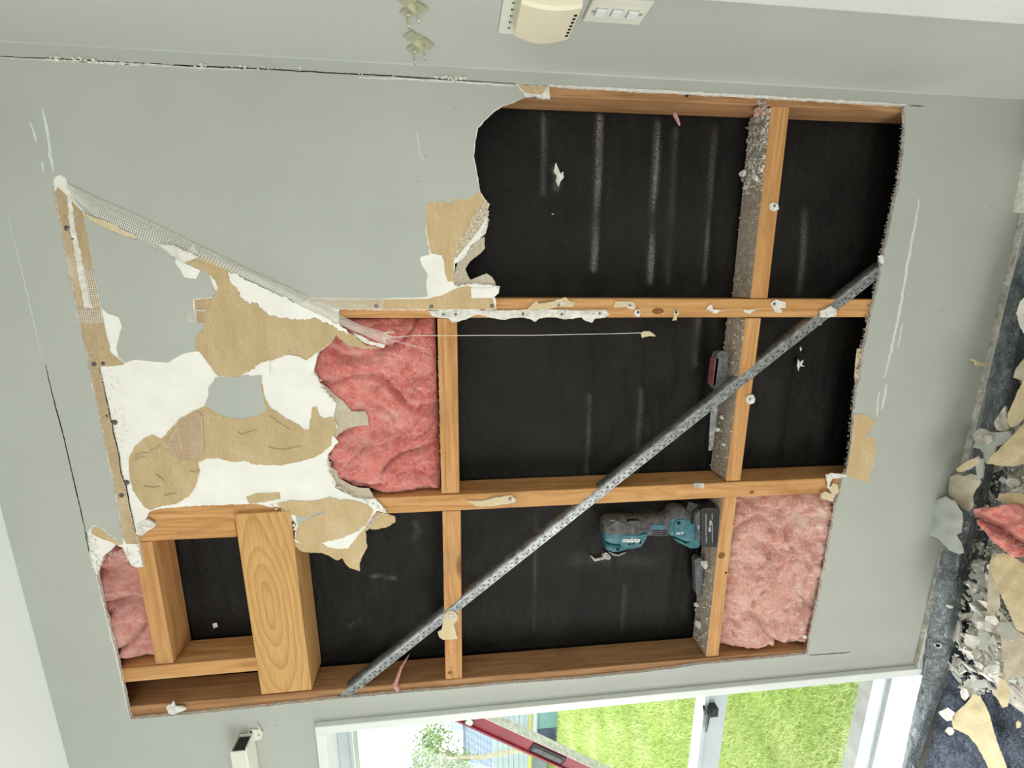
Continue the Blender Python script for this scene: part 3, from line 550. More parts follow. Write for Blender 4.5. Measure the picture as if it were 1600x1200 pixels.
for i in range(165):
    u = (i + 0.5) / 165
    geo.append(tube_geo([tape_p(u, j / 5) for j in range(6)], 0.00055, 3, False))
o = meshobj('mesh_threads', *merge(geo), M['mesh'], tape); o['kind'] = 'stuff'
# frayed ends
geo = []; rr = random.Random(3)
for j in range(22):
    v = rr.random(); s = tape_p(0.985, v); L = rr.uniform(0.006, 0.03)
    e = s + Vector((rr.uniform(-0.01, 0.004), rr.uniform(-0.004, 0.004), -L)); m = (s + e) / 2 + Vector((rr.uniform(-.003, .003), 0, 0)); geo.append(tube_geo([s, m, e], 0.0005, 3, False))
for px in [[(605, 528), (630, 535), (660, 545), (672, 553)], [(606, 530), (640, 540), (672, 546)]]:
    geo.append(tube_geo([onY(x, y, WY - 0.01 + 0.01 * i) for i, (x, y) in enumerate(px)], 0.0004, 3, False))
o = meshobj('frayed_ends', *merge(geo), M['mesh'], tape); o['kind'] = 'stuff'
meshobj('loose_thread', *tube_geo([onY(x, y, WY - 0.008 + 0.0) for x, y in [(604, 527), (620, 526.5), (650, 524), (680, 524.5), (700, 524.5), (760, 524), (830, 524), (900, 522.5), (960, 521.5), (1002, 520)]], 0.0008, 5), M['mesh'], tape)
plate('paper_scrap', pxz(jag([(1001, 521), (1004, 518), (1015, 517.5), (1024, 524), (1024, 526), (1016, 525), (1010, 526), (1003, 528)], 0.5, 2, True, 5), WY - 0.008), WY - 0.0085, 0.0008, M['cream'], parent=tape)
plate('paper_strip', pxz(jag([(132, 333), (147, 340), (184, 352), (186, 358), (210, 366), (214, 374), (180, 363), (155, 351), (140, 343)], 0.4, 3, True, 6), WY - 0.003), WY - 0.003, 0.0008, M['cream'], parent=tape)
plate('filler_crust', pxz(jag([(248, 382), (270, 383), (300, 396), (310, 402), (296, 408), (285, 410), (274, 402), (258, 392)], 0.8, 2, True, 7), WY - 0.012), WY - 0.0125, 0.001, M['plaster'], parent=tape)
plate('filler_crust', pxz(jag([(357, 425), (370, 429), (400, 445), (430, 458), (470, 478), (500, 490), (540, 515), (544, 521), (530, 515), (508, 503), (492, 496), (476, 500), (450, 498), (416, 490), (402, 474), (390, 474), (377, 467), (372, 452), (358, 437)], 2.2, 2, True, 8), WY - 0.003), WY - 0.003, 0.0012, M['gypsum'], parent=tape)
plate('filler_crust', pxz(jag([(553, 519), (565, 524), (580, 533), (603, 538), (600, 543), (580, 538), (572, 536), (556, 525)], 0.8, 2, True, 9), WY - 0.012), WY - 0.018, 0.0015, M['plaster'], parent=tape)
# tape still stuck across the channel and along the stud
def mesh_patch(q, nu, nv, y, name='mesh_threads'):
    P = lambda u, v: onY(*Vector(q[0]).lerp(Vector(q[1]), u).lerp(Vector(q[3]).lerp(Vector(q[2]), u), v), y)
    g = [tube_geo([P(0, j / nv), P(1, j / nv)], 0.00055, 3, False) for j in range(nv + 1)] + [tube_geo([P(i / nu, 0), P(i / nu, 1)], 0.00055, 3, False) for i in range(nu + 1)]
    return g
t2 = meshobj('mesh_tape', *merge(mesh_patch([(118, 484), (158, 484), (160, 504), (122, 504)], 12, 7, WY - 0.0004) + mesh_patch([(130, 420), (146, 425), (157, 478), (140, 480)], 5, 16, WY - 0.0004)), M['mesh'])
tag(t2, 'short square of mesh tape stuck across the brown channel below the ceiling', 'tape')
t3 = meshobj('mesh_tape', *merge(mesh_patch([(490, 467), (600, 467), (598, 483), (510, 483)], 34, 6, WY - 0.0002)), M['mesh'])
tag(t3, 'mesh tape stuck flat along the stud above the pink insulation', 'tape')
t4 = meshobj('mesh_tape', *merge(mesh_patch([(293, 487), (306, 487), (308, 503), (294, 503)], 5, 6, WY - 0.001) + mesh_patch([(306, 484.5), (322, 484.5), (322, 486), (306, 486)], 6, 1, WY - 0.001)), M['mesh'])
tag(t4, 'tiny mesh tape scrap at the slot in the grey remnant', 'tape')
plate('brown_paper', pxz([(303, 469), (331, 466), (323, 490), (319, 504), (306, 503)], WY), TY, 0.0006, M['tandark'], parent=wall)

# ================================================================== FRAMING
def timber(label, a0, a1, b0, b1, mat='timber', depth=0.09, e0=0.0, e1=0.0, y=0.0005, name='stud', group=None, top=False, roll=0.0, cat='timber'):
    """a0/a1: the two front edges' px at one end, b0/b1: the same edges at the other end"""
    A = (onY(*a0, y) + onY(*a1, y)) / 2; B = (onY(*b0, y) + onY(*b1, y)) / 2
    w = ((onY(*a0, y) - onY(*a1, y)).length + (onY(*b0, y) - onY(*b1, y)).length) / 2
    d = (B - A).normalized(); A = A - d * e0; B = B + d * e1; L = (B - A).length
    m = frame(d, (0, 1, 0), loc=(A + B) / 2 + Vector((0, depth / 2, 0)))
    o = boxmesh(name, (L, depth, w), M[mat], m, bevel=0.0018, topmat=(M['timber_dusty'], (0, 0, 1)) if top else None)
    return tag(o, label, cat, group)
corner_stud = timber('reddish pine corner stud on the far right of the opening, beside the side wall', (861, 122), (861, 150), (1410, 147), (1410, 174), 'timber_red', e0=0.75, e1=0.3)
stud_a = timber('pine stud in the middle of the opening with torn white plaster strips stuck to it', (800, 466.5), (800, 496), (1355, 467.5), (1355, 495.5), e0=0.75, e1=0.42)
stud_b = timber('pine stud left of the middle, passing behind the steel brace above the tool', (640, 776), (640, 801), (1290, 747), (1290, 770), e0=0.75, e1=0.42)
stud_c = timber('pine stud along the left edge of the opening next to the window', (400, 1088.5), (400, 1118), (1200, 1020), (1200, 1048), 'timber_red', e0=0.75, e1=0.5)
trimmer = timber('short pine trimmer fixed against the left of the stud under the torn board', (217, 819.5), (217, 846), (368, 812.8), (368, 839.5), name='trimmer', e0=0.10, depth=0.088)
NG = None
n1 = timber('lowest right pine noggin with a screw plug and heavy plaster crumbs on top', (1207, 166), (1233, 166), (1172, 466), (1201, 466), name='noggin', top=True, cat='noggin')
n2 = timber('pine noggin behind the steel brace with a hand saw lying on it', (1165, 497), (1190, 497), (1135, 752), (1157, 751), name='noggin', top=True, cat='noggin')
n3 = timber('pine noggin beside the pale pink insulation with the power tool standing on it', (1130, 777), (1152, 776), (1104, 1026), (1122, 1026), name='noggin', top=True, cat='noggin')
n4 = timber('pine noggin under the bright pink insulation with white crumbs along its upper edge', (683, 497), (714, 497), (690, 771), (718, 771), name='noggin', cat='noggin')
n5 = timber('pine noggin with dark stains and a heart shaped paper scrap, crossed by the steel brace', (691, 799), (720, 798), (696, 1062), (722, 1060), name='noggin', cat='noggin')
n6 = timber('rough sawn pine noggin beside the dusky pink insulation near the ceiling', (208, 848), (235, 846), (242, 1039), (272, 1036), name='noggin', cat='noggin')
plate_t = timber('short pine rail below the rough noggin and behind the wide board', (195, 1045), (199, 1066), (406, 1026.5), (406, 1048.5), name='rail', e0=0.06)
blk = timber('wide pine board with cathedral grain standing upright beside the dark bay', (366, 814), (455, 810), (409, 1085), (486, 1079), 'timber_cath', name='lintel_board', y=-0.012, depth=0.10, e0=0.02)
# hidden lintel timber that the board is fixed to
# knots, plugs, splits on the timbers
def disc(name, px, py, y, r, mat, parent, rx=1.0, h=0.0006, n=14, seed=1):
    c = onY(px, py, y); rr = random.Random(seed)
    V = []; 
    for k in (0, 1):
        for i in range(n):
            a = 2 * math.pi * i / n; q = rr.uniform(0.9, 1.1); V.append((c.x + math.cos(a) * r * q, y - h * k, c.z + math.sin(a) * r * rx * q))
    Fc = [(i, (i + 1) % n, n + (i + 1) % n, n + i) for i in range(n)] + [tuple(range(n, 2 * n))]
    return meshobj(name, V, Fc, mat, parent)
M['knot'] = mottled('pine_knot', srgb(112, 72, 38), srgb(150, 104, 58), 120, 0.7, 0.2)
disc('knot', 1127.5, 868, 0.0004, 0.011, M['knot'], n3, seed=2)
disc('knot', 1028, 486, 0.0004, 0.008, M['knot'], stud_a, 2.0, seed=3)
disc('knot', 703, 1051, 0.0004, 0.006, M['knot'], n5, seed=4)
disc('knot', 1175, 769, 0.0004, 0.005, M['knot'], stud_b, 1.5, seed=5)
disc('nail_hole', 1134, 895, 0.0004, 0.0035, M['dark'], n3, seed=6)
disc('nail_hole', 1073, 149, 0.0003, 0.004, M['dark'], corner_stud, seed=7)

# ================================================================== BUILDING PAPER
DUST = []
def dust_line(pts, wdt, amt): DUST.append(([(lambda p: (p.x, p.z))(onY(x, y, 0.09)) for x, y in pts], wdt, amt))
dust_line([(940, 180), (938, 230), (936, 300), (930, 420)], 0.0075, 0.85)
dust_line([(1033, 190), (1030, 240), (1024, 320), (1019, 440)], 0.0067, 0.95)
dust_line([(851, 180), (851, 240), (850, 300)], 0.0060, 0.35)
dust_line([(1123, 195), (1118, 250), (1112, 330), (1104, 440)], 0.0053, 0.5)
dust_line([(1060, 200), (1055, 300), (1048, 440)], 0.0075, 0.22)
dust_line([(868, 262), (873, 280), (871, 290)], 0.0075, 1.2)
dust_line([(923, 620), (921, 700), (918, 740)], 0.0060, 0.30)
dust_line([(1005, 610), (1001, 680), (998, 740)], 0.0075, 0.25)
dust_line([(1094, 500), (1088, 570)], 0.0075, 0.3)
dust_line([(980, 920), (975, 990)], 0.0045, 0.4)
dust_line([(840, 800), (836, 990)], 0.0045, 0.2)
dust_line([(1265, 330), (1262, 400), (1256, 460)], 0.0090, 0.35)
dust_line([(580, 905), (615, 908)], 0.0045, 0.5)
dust_line([(545, 985), (560, 975)], 0.0045, 0.6)
dust_line([(648, 822), (655, 835), (645, 845)], 0.0075, 0.25)
dust_line([(900, 880), (960, 878), (1020, 885)], 0.0225, 0.14)
def segd(p, a, b):
    ax, az = a; bx, bz = b; dx, dz = bx - ax, bz - az; L2 = dx * dx + dz * dz + 1e-12
    t = max(0, min(1, ((p[0] - ax) * dx + (p[1] - az) * dz) / L2)); return math.hypot(p[0] - ax - dx * t, p[1] - az - dz * t)
PX0, PX1, PZ0, PZ1 = -1.30, 0.45, 0.25, 2.70
nx, nz = 150, 300; V = []; dust = []
for j in range(nz + 1):
    z = PZ0 + (PZ1 - PZ0) * j / nz
    for i in range(nx + 1):
        x = PX0 + (PX1 - PX0) * i / nx; y = 0.1085
        for pts, wdt, amt in DUST[:5] + DUST[6:9]:
            d = min(segd((x, z), pts[k], pts[k + 1]) for k in range(len(pts) - 1)) if abs(pts[0][1] - z) < 0.12 else 9
            y -= 0.004 * math.exp(-(d / 0.012) ** 2)
        fold = noise.noise(Vector((x * 1.1, z * 14, 1.7)));
        if z < 1.10: y -= 0.015 * max(0, fold) * min(1, (1.10 - z) / 0.1)
        else: y -= 0.006 * max(0, fold)
        y -= 0.004 * abs(noise.fractal(Vector((x * 5, z * 16, 0)), 0.7, 2, 4))
        V.append((x, max(0.0915, y), z)); q = 0.0
        for pts, wdt, amt in DUST:
            if min(abs(p[1] - z) for p in pts) < 0.3:
                d = min(segd((x, z), pts[k], pts[k + 1]) for k in range(len(pts) - 1)); q += amt * math.exp(-(d / wdt) ** 2) * max(0.15, min(1.4, 0.9 + 1.3 * noise.noise(Vector((x * 9, z * 30, 2)))))
        dust.append(min(1, q))
Fc = [(j * (nx + 1) + i, j * (nx + 1) + i + 1, (j + 1) * (nx + 1) + i + 1, (j + 1) * (nx + 1) + i) for j in range(nz) for i in range(nx)]
bp = meshobj('building_paper', V, Fc, M['paper'], None, True)
at = bp.data.attributes.new('dust', 'FLOAT', 'POINT'); at.data.foreach_set('value', dust)
tag(bp, 'black building paper stretched across the back of the wall cavity', 'building paper')

for i, pts in enumerate([[(1247, 561), (1250, 566), (1255, 562), (1253, 570), (1258, 572), (1250, 572), (1247, 580), (1245, 572)], [(1250, 540), (1253, 545), (1250, 549)], [(332, 974), (338, 973), (340, 979), (334, 982)], [(1278, 505), (1284, 506), (1282, 508)], [(862, 333), (865, 334), (863, 336)],
                        [(868, 255), (872, 262), (876, 272), (880, 268), (881, 278), (876, 284), (872, 292), (868, 283), (870, 275), (865, 268)]]):
    o = plate('plaster_smear', pxz(jag(pts, 0.8, 2, True, 600 + i), 0.0905), 0.0895, 0.0008, M['plaster'], parent=bp)
# ================================================================== INSULATION
def batt(name, x0, x1, z0, z1, mat, label, yf=0.02, puff=0.03, seed=0, step=0.0045, nf=160, cat='insulation', crease=1.0):
    nx = int((x1 - x0) / step); nz = int((z1 - z0) / step); V = []; Fc = []
    def yy(x, z):
        u = (x - x0) / (x1 - x0); v = (z - z0) / (z1 - z0); e = min(u, 1 - u, v, 1 - v); e = min(1, e / 0.10)
        y = yf + puff * (1 - e) ** 2
        y += 0.026 * noise.fractal(Vector((x * 6 + seed, z * 6, seed)), 0.8, 2, 3)
        wx = noise.noise(Vector((x * 9, z * 9, seed + 4))) * 0.05; wz = noise.noise(Vector((x * 9, z * 9, seed + 9))) * 0.05
        for fq, am, sh in ((4.5, 0.022, 1.7), (8.0, 0.009, 5.2)):
            c = abs(noise.noise(Vector(((x + wx) * fq + seed * 3, (z + wz) * fq, seed * sh))))
            y += crease * am * math.exp(-(c / 0.045) ** 2)
        y += 0.011 * noise.fractal(Vector(((x + wx) * 20, (z + wz) * 20, seed)), 0.5, 2.1, 5)
        return min(0.085, max(0.0015, y))
    for j in range(nz + 1):
        for i in range(nx + 1):
            x = x0 + (x1 - x0) * i / nx; z = z0 + (z1 - z0) * j / nz; V.append((x, yy(x, z), z))
    n = len(V); Fc = [(j * (nx + 1) + i, j * (nx + 1) + i + 1, (j + 1) * (nx + 1) + i + 1, (j + 1) * (nx + 1) + i) for j in range(nz) for i in range(nx)]
    # back and sides give it its real thickness
    V += [(x0, 0.088, z0), (x1, 0.088, z0), (x1, 0.088, z1), (x0, 0.088, z1)]
    Fc += [(n + 3, n + 2, n + 1, n)]
    Fc += [tuple([i for i in range(nx, -1, -1)] + [n, n + 1]), tuple([nz * (nx + 1) + i for i in range(nx + 1)] + [n + 2, n + 3])]
    Fc += [tuple([j * (nx + 1) for j in range(nz + 1)] + [n + 3, n]), tuple([j * (nx + 1) + nx for j in range(nz, -1, -1)] + [n + 1, n + 2])]
    sm = [True] * (nx * nz) + [False] * 5
    o = meshobj(name, V, Fc, M[mat], None, sm); tag(o, label, cat)
    rr = random.Random(seed + 4); geo = []
    for _ in range(nf):
        x = rr.uniform(x0 + 0.01, x1 - 0.01); z = rr.uniform(z0 + 0.01, z1 - 0.01); a = rr.uniform(0, 6.28); L = rr.uniform(0.012, 0.07); k = rr.uniform(-40, 40); P = []
        for q in range(6):
            if x0 < x < x1 and z0 < z < z1: P.append((x, yy(x, z) - 0.0012 - 0.002 * math.sin(q / 5 * math.pi), z))
            x += math.cos(a) * L / 6; z += math.sin(a) * L / 6; a += k * L / 6
        if len(P) > 2: geo.append(tube_geo(P, rr.uniform(0.0002, 0.00045), 3, False))
    f = meshobj('fibre_strands', *merge(geo), M['fibre'], o); f['kind'] = 'stuff'
    return o
ax = onY(1000, 496, 0).x; bx = onY(690, 773, 0).x; z4 = onY(684, 600, 0).z
batt('insulation_batt', bx + 0.003, ax - 0.003, z4 + 0.004, onY(410, 600, 0.03).z, 'pink', 'bright pink glass wool batt bulging out beside the torn board', 0.006, 0.03, 3.1, nf=900)
zc = onY(1140, 900, 0).z
batt('insulation_batt', onY(1200, 1020, 0).x + 0.004, onY(1220, 773, 0).x - 0.003, onY(1300, 900, 0.03).z - 0.16, onY(1141, 900, 0).z - 0.004, 'pinkpale', 'pale dusty pink glass wool batt low in the opening beside the skirting', 0.002, 0.03, 8.3, nf=800, crease=0.7)
batt('insulation_batt', onY(220, 1042, 0).x + 0.006, onY(200, 849, 0).x, onY(229, 950, 0).z, onY(120, 950, 0.03).z, 'pinkdusk', 'dusky pink glass wool batt squeezed between ceiling and rough noggin', 0.004, 0.03, 5.7, nf=260)
def strand(name, px, y, r, mat, label):
    P = [onY(x, yy, y if not isinstance(y, (list, tuple)) else y[i]) for i, (x, yy) in enumerate(px)]
    return tag(meshobj(name, *tube_geo(P, r, 6), mat, None, True), label, 'insulation')
strand('insulation_wisp', [(1053, 176), (1055, 180), (1058, 186), (1062, 196)], [0.004, 0.0, -0.002, -0.006], [0.004, 0.005, 0.004, 0.002], M['pinkdusk'], 'small grey pink wisp of glass wool caught on the reddish corner stud')
strand('insulation_wisp', [(622, 1079), (617, 1070), (621, 1060), (626, 1045), (632, 1034), (640, 1022)], [-0.004, -0.005, -0.002, 0.01, 0.02, 0.03], [0.006, 0.009, 0.006, 0.005, 0.004, 0.001], M['pinkdusk'], 'twisted pink wisp of glass wool standing up from the left hand stud')
rr = random.Random(8)
tuft = merge([lump_geo(onY(1186 + rr.uniform(-9, 10), 165 + rr.uniform(-8, 14), 0.0 + rr.uniform(-0.006, 0.02)), rr.uniform(0.006, 0.012), rr) for _ in range(26)])
tag(meshobj('insulation_tuft', *tuft, M['pinkpale'], None, True), 'pale pink glass wool tuft jammed above the end of the crumb covered noggin', 'insulation')

# ================================================================== STEEL ANGLE BRACE
pa, pb = onY(1376, 418, -0.002), onY(527, 1092, -0.002)
ax_d = (pb - pa).normalized(); up_d = Vector((0, 1, 0)).cross(ax_d).normalized()
if up_d.x < 0: up_d = -up_d                       # towards world right / up (image up-left)
Lb = (pb - pa).length + 0.024; org = pa - ax_d * 0.012
brace = empty('steel_brace', org, 'perforated galvanised steel angle brace running diagonally across the studs', 'brace')
W1, W2 = 0.021, 0.030
holes = []; rr = random.Random(2); s = 0.02; k = 0
while s < Lb - 0.02:
    for off in ((0.0065,) if k % 2 else (0.0150,)):
        holes.append([(s + 0.0025 * math.cos(a * math.pi / 3), off + 0.0025 * math.sin(a * math.pi / 3)) for a in range(6)])
    s += 0.0105; k += 1
V2, F2 = cdt([(0, 0), (Lb, 0), (Lb, W1), (0, W1)], holes)
def bmap(p, yoff): return org + ax_d * p[0] - up_d * p[1] + Vector((0, yoff, 0))
V = [bmap(p, -0.0012) for p in V2] + [bmap(p, 0.0) for p in V2]; n = len(V2)
Fc = [tuple(f) for f in F2] + [tuple(i + n for i in f[::-1]) for f in F2]
fl = meshobj('flange', V, Fc, M['galv'], brace); fl['label'] = 'flat flange with two rows of small holes'
prof = [(0.0, 0.0), (-0.0035, 0.0006), (-0.006, 0.003), (-0.0072, 0.007), (-0.0078, W2)]
V = []; Fc = []
for t in range(41):
    for (q, y) in prof: V.append(org + ax_d * (Lb * t / 40) - up_d * q + Vector((0, y - 0.0012, 0)))
m = len(prof)
for t in range(40):
    for i in range(m - 1): Fc.append((t * m + i, t * m + i + 1, (t + 1) * m + i + 1, (t + 1) * m + i))
web = meshobj('web', V, Fc, M['galv'], brace, True)
sol = web.modifiers.new('sheet_thickness', 'SOLIDIFY'); sol.thickness = 0.001

# ================================================================== PLASTER AND PAPER SCRAPS STUCK TO THE FRAME
def scrap(name, px, mat, label, y=-0.0002, th=0.004, screws=(), seed=0, cat='scrap', amp=0.6, group=None, lumps=()):
    o = plate(name, pxz(jag(px, amp, 2.2, True, 300 + seed), y - th), y - th, th, (mat, M['plaster']), grid=0.005, disp=lambda x, z: -0.0012 * abs(noise.noise(Vector((x * 160, z * 160, seed)))))
    tag(o, label, cat, group)
    for (x, yy) in screws: screw_head(x, yy, y - th - 0.001, 0.0038, o)
    if lumps:
        rr = random.Random(seed); g = [lump_geo(onY(x + rr.uniform(-q, q), yy + rr.uniform(-1, 1) * min(q, 3.5), y - th), rr.uniform(0.002, 0.0045), rr) for (x, yy, q, n) in lumps for _ in range(n)]
        l = meshobj('plaster_lump', *merge(g), M['plaster'], o); l['kind'] = 'stuff'
    return o
scrap('paper_scrap', [(823, 484), (830, 477), (838, 470), (843, 474), (866, 471), (872, 468), (884, 465), (890, 470), (898, 472), (896, 480), (870, 479), (858, 483), (840, 484)], M['cream'], 'cream paper scrap with a plaster lump at the upper end of the middle stud', screws=[(873, 476)], seed=1, lumps=[(877, 472, 7, 16)])
scrap('plaster_strip', [(668, 486), (690, 485), (720, 486), (760, 485), (800, 485), (830, 484), (870, 483.5), (900, 485), (940, 484), (948, 484), (952, 492), (945, 496), (930, 498), (925, 504), (915, 501), (908, 496), (895, 498), (880, 499), (870, 496), (856, 495), (842, 498), (836, 503), (828, 498), (815, 496), (800, 497), (790, 500), (770, 497), (757, 494), (748, 491), (738, 494), (728, 499), (714, 503), (706, 504), (700, 497), (688, 497), (676, 494)], M['plaster'], 'long ragged strip of white plaster and paper along the middle stud', y=-0.0002, seed=2, screws=[(693, 491), (712, 491), (817, 490), (878, 491), (937, 490)], lumps=[(700, 492, 12, 24), (725, 489, 14, 24), (770, 488, 20, 20), (820, 491, 12, 20), (878, 489, 8, 20), (925, 489, 22, 46)])
scrap('paper_scrap', [(958, 480), (962, 471), (980, 471), (988, 471), (993, 478), (992, 484), (984, 483), (978, 479), (966, 481)], M['cream'], 'cream paper scrap round a screw half way down the middle stud', screws=[(985, 477)], seed=3, lumps=[(984, 476, 5, 14)])
scrap('plaster_scrap', [(992, 485), (999, 483), (1001, 488), (999, 495), (993, 495), (991, 491)], M['plaster'], 'round white plaster blob just below the cream paper scrap on the middle stud', screws=[(997, 488)], seed=4)
scrap('plaster_scrap', [(1053, 486), (1060, 485), (1062, 490), (1058, 493), (1057, 500), (1051, 501), (1053, 494)], M['cream'], 'small plaster scrap with hanging paper beside the knot of the middle stud', screws=[(1056.5, 488)], seed=5)
scrap('plaster_scrap', [(1102, 484), (1109, 476), (1113, 477), (1114, 483), (1132, 485), (1124, 486), (1120, 490), (1114, 489), (1110, 485)], M['plaster'], 'torn white plaster sliver on the middle stud before the crumb covered noggin', seed=6, th=0.003)
scrap('plaster_scrap', [(1160, 484), (1182, 484), (1175, 487), (1172, 491), (1166, 489)], M['plaster'], 'small white plaster sliver on the middle stud in line with the crumb covered noggin', seed=7, th=0.003)
scrap('plaster_scrap', [(1205, 474), (1212, 468), (1228, 472), (1227, 481), (1216, 482), (1223, 485), (1219, 489), (1212, 488), (1208, 480)], M['plaster'], 'white plaster and paper scrap on the middle stud nearest the steel brace', screws=[(1210, 475)], seed=8)
scrap('plaster_scrap', [(1281, 486), (1290, 484), (1298, 478), (1307, 484), (1306, 493), (1296, 496), (1283, 496)], M['plaster'], 'white plaster scrap wedged against the steel brace on the middle stud', y=-0.004, seed=9, lumps=[(1296, 491, 6, 14)])
scrap('plaster_scrap', [(1203, 319), (1208, 316), (1216, 319), (1217, 327), (1210, 330), (1204, 327)], M['plaster'], 'white plaster plug round a screw on the crumb covered noggin', screws=[(1210, 322)], seed=10, lumps=[(1210, 324, 4, 10)], amp=0.4)
scrap('plaster_scrap', [(1166, 623), (1169, 618), (1177, 617), (1180, 624), (1178, 630), (1171, 632), (1167, 628)], M['plaster'], 'white plaster plug on the noggin behind the steel brace', screws=[(1172, 624)], seed=11, lumps=[(1173, 624, 4, 14)], amp=0.4)
scrap('plaster_scrap', [(1085, 756), (1094, 755), (1100, 757), (1100, 762), (1093, 763), (1086, 762)], M['dustyplaster'], 'grey plaster blob on the stud above the power tool battery', seed=12, lumps=[(1097, 759, 3, 8)], amp=0.4)
scrap('paper_scrap', [(727, 781), (735, 783), (750, 783), (770, 779), (790, 775), (800, 774), (807, 780), (804, 786), (790, 788), (770, 791), (755, 792), (742, 790)], M['cream'], 'long cream paper scrap on the stud left of the steel brace', screws=[(797, 779)], seed=13, lumps=[(797, 780, 6, 14)])
scrap('paper_scrap', [(694, 960), (700, 955), (709, 955), (716, 962), (715, 969), (709, 975), (711, 983), (715, 998), (705, 999), (692, 1000), (686, 995), (684, 988), (690, 984), (692, 974)], M['cream'], 'heart shaped cream paper scrap on the stained noggin under the steel brace', seed=14, lumps=[(704, 963, 8, 22)], amp=0.5)
scrap('plaster_scrap', [(260, 1108), (262, 1102), (268, 1100), (270, 1096), (275, 1104), (284, 1104), (292, 1107), (286, 1111), (278, 1113), (272, 1117), (264, 1115)], M['plaster'], 'crumpled white plaster scrap at the upper left corner of the opening', y=WY + 0.004, seed=15, lumps=[(270, 1107, 6, 16)])
scrap('paper_scrap', [(1284, 772), (1289, 768), (1304, 773), (1302, 784), (1283, 779)], M['cream'], 'square cream paper chip at the lower edge of the opening', y=WY, th=0.003, seed=16, amp=0.4)
scrap('paper_scrap', [(1297, 763), (1302, 755), (1309, 758), (1311, 768), (1306, 773), (1298, 769)], M['cream'], 'small rounded cream paper chip beside the square chip at the opening edge', y=WY, th=0.003, seed=17, amp=0.4)
scrap('plaster_scrap', [(226, 813), (232, 812), (240, 818), (243, 822), (238, 826), (232, 828), (222, 837), (213, 835), (212, 826), (214, 818)], M['plaster'], 'pointed white plaster shard at the corner of the channel above the trimmer', y=-0.004, th=0.005, seed=18, lumps=[(224, 823, 7, 16)])
scrap('plaster_scrap', [(1264, 994), (1252, 992), (1254, 997), (1262, 1000)], M['plaster'], 'tiny white plaster flake above the lower left corner of the opening', y=0.01, th=0.003, seed=19, amp=0.3)
scrap('plaster_scrap', [(1373, 400), (1378, 398), (1381, 405), (1380, 412), (1376, 411)], M['plaster'], 'white plaster chip where the steel brace meets the opening edge', y=WY - 0.002, th=0.004, seed=20, amp=0.3)
scrap('plaster_scrap', [(715, 485), (722, 477), (740, 478), (752, 486), (757, 492), (738, 491), (730, 495)], M['plaster'], 'white plaster crust under the tape screw near the pink batt', y=-0.004, th=0.003, seed=21, amp=0.7)
# crumbs lying on the upper faces of three noggins
def crumbs(nog, n, y0, y1, seed, r0, r1, label, x_lo=0.0, x_hi=1.0, big=()):
    m = nog.matrix_basis; bb = [Vector(c) for c in nog.bound_box]; hx = max(c.x for c in bb); hy = max(c.y for c in bb); hz = max(c.z for c in bb)
    rr = random.Random(seed); upl = m.to_3x3().inverted() @ Vector((0, 0, 1)); sgn = 1 if upl.z > 0 else -1; geo = []
    for _ in range(n):
        u = rr.uniform(-hx, hx) * 0.985; u = -hx + 2 * hx * (x_lo + (x_hi - x_lo) * (u + hx) / (2 * hx)); v = rr.uniform(y0, y1) * 2 * hy - hy; r = r0 + (r1 - r0) * rr.random() ** 3
        geo.append(lump_geo(m @ Vector((u, v, sgn * (hz + r * 0.4))), r, rr, 0.7))
    o = meshobj('plaster_crumbs', *merge(geo), M['dustyplaster' if seed % 2 else 'plaster']); o['kind'] = 'stuff'
    return tag(o, label, 'rubble')
crumbs(n1, 520, 0.0, 0.95, 30, 0.0012, 0.0065, 'thick layer of white plaster crumbs on the upper end of the right hand noggin', 0.0, 0.42)
crumbs(n1, 90, 0.0, 0.98, 37, 0.004, 0.0105, 'coarse plaster lumps at the upper end of the right hand noggin', 0.0, 0.34)
crumbs(n2, 260, 0.0, 0.98, 39, 0.001, 0.0065, 'plaster crumbs heaped on the saw noggin next to the middle stud', 0.0, 0.34)
crumbs(n1, 160, 0.0, 1.0, 31, 0.001, 0.004, 'sparse plaster crumbs on the noggin beside the middle stud', 0.42, 1.0)
crumbs(n2, 320, 0.0, 1.0, 33, 0.001, 0.005, 'plaster crumbs on the noggin around the hand saw')
crumbs(n3, 420, 0.0, 1.0, 35, 0.0012, 0.0065, 'grey plaster crumbs heaped on the noggin left of the power tool', 0.40, 1.0)
crumbs(n4, 60, 0.0, 0.08, 36, 0.001, 0.0026, 'row of white crumbs along the noggin under the bright pink batt', 0.2, 0.85)
def chunk(c, r, nrm, seed, mat_top, th=0.009, sides=None, elong=1.0, yaw=None):
    """broken flat piece of plasterboard: irregular polygon with a thickness, lying with normal nrm"""
    rr = random.Random(seed); n = sides or rr.randint(5, 7); a0 = rr.uniform(0, 6.28) if yaw is None else yaw
    u = Vector(nrm).normalized(); a = u.orthogonal().normalized(); b = u.cross(a); T = []
    for i in range(n):
        t = 2 * math.pi * (i + rr.uniform(-0.28, 0.28)) / n; q = r * rr.uniform(0.65, 1.15)
        x = math.cos(t) * q * elong; y = math.sin(t) * q / elong ** 0.5
        T.append((x * math.cos(a0) - y * math.sin(a0), x * math.sin(a0) + y * math.cos(a0)))
    V = [Vector(c) + a * x + b * y + u * (th / 2) for x, y in T] + [Vector(c) + a * x * rr.uniform(0.85, 1.1) + b * y * rr.uniform(0.85, 1.1) - u * (th / 2) for x, y in T]
    Fc = [tuple(range(n)), tuple(range(2 * n - 1, n - 1, -1))] + [((i + 1) % n, i, n + i, n + (i + 1) % n) for i in range(n)]
    return V, Fc, [0, 1] + [2] * n, mat_top
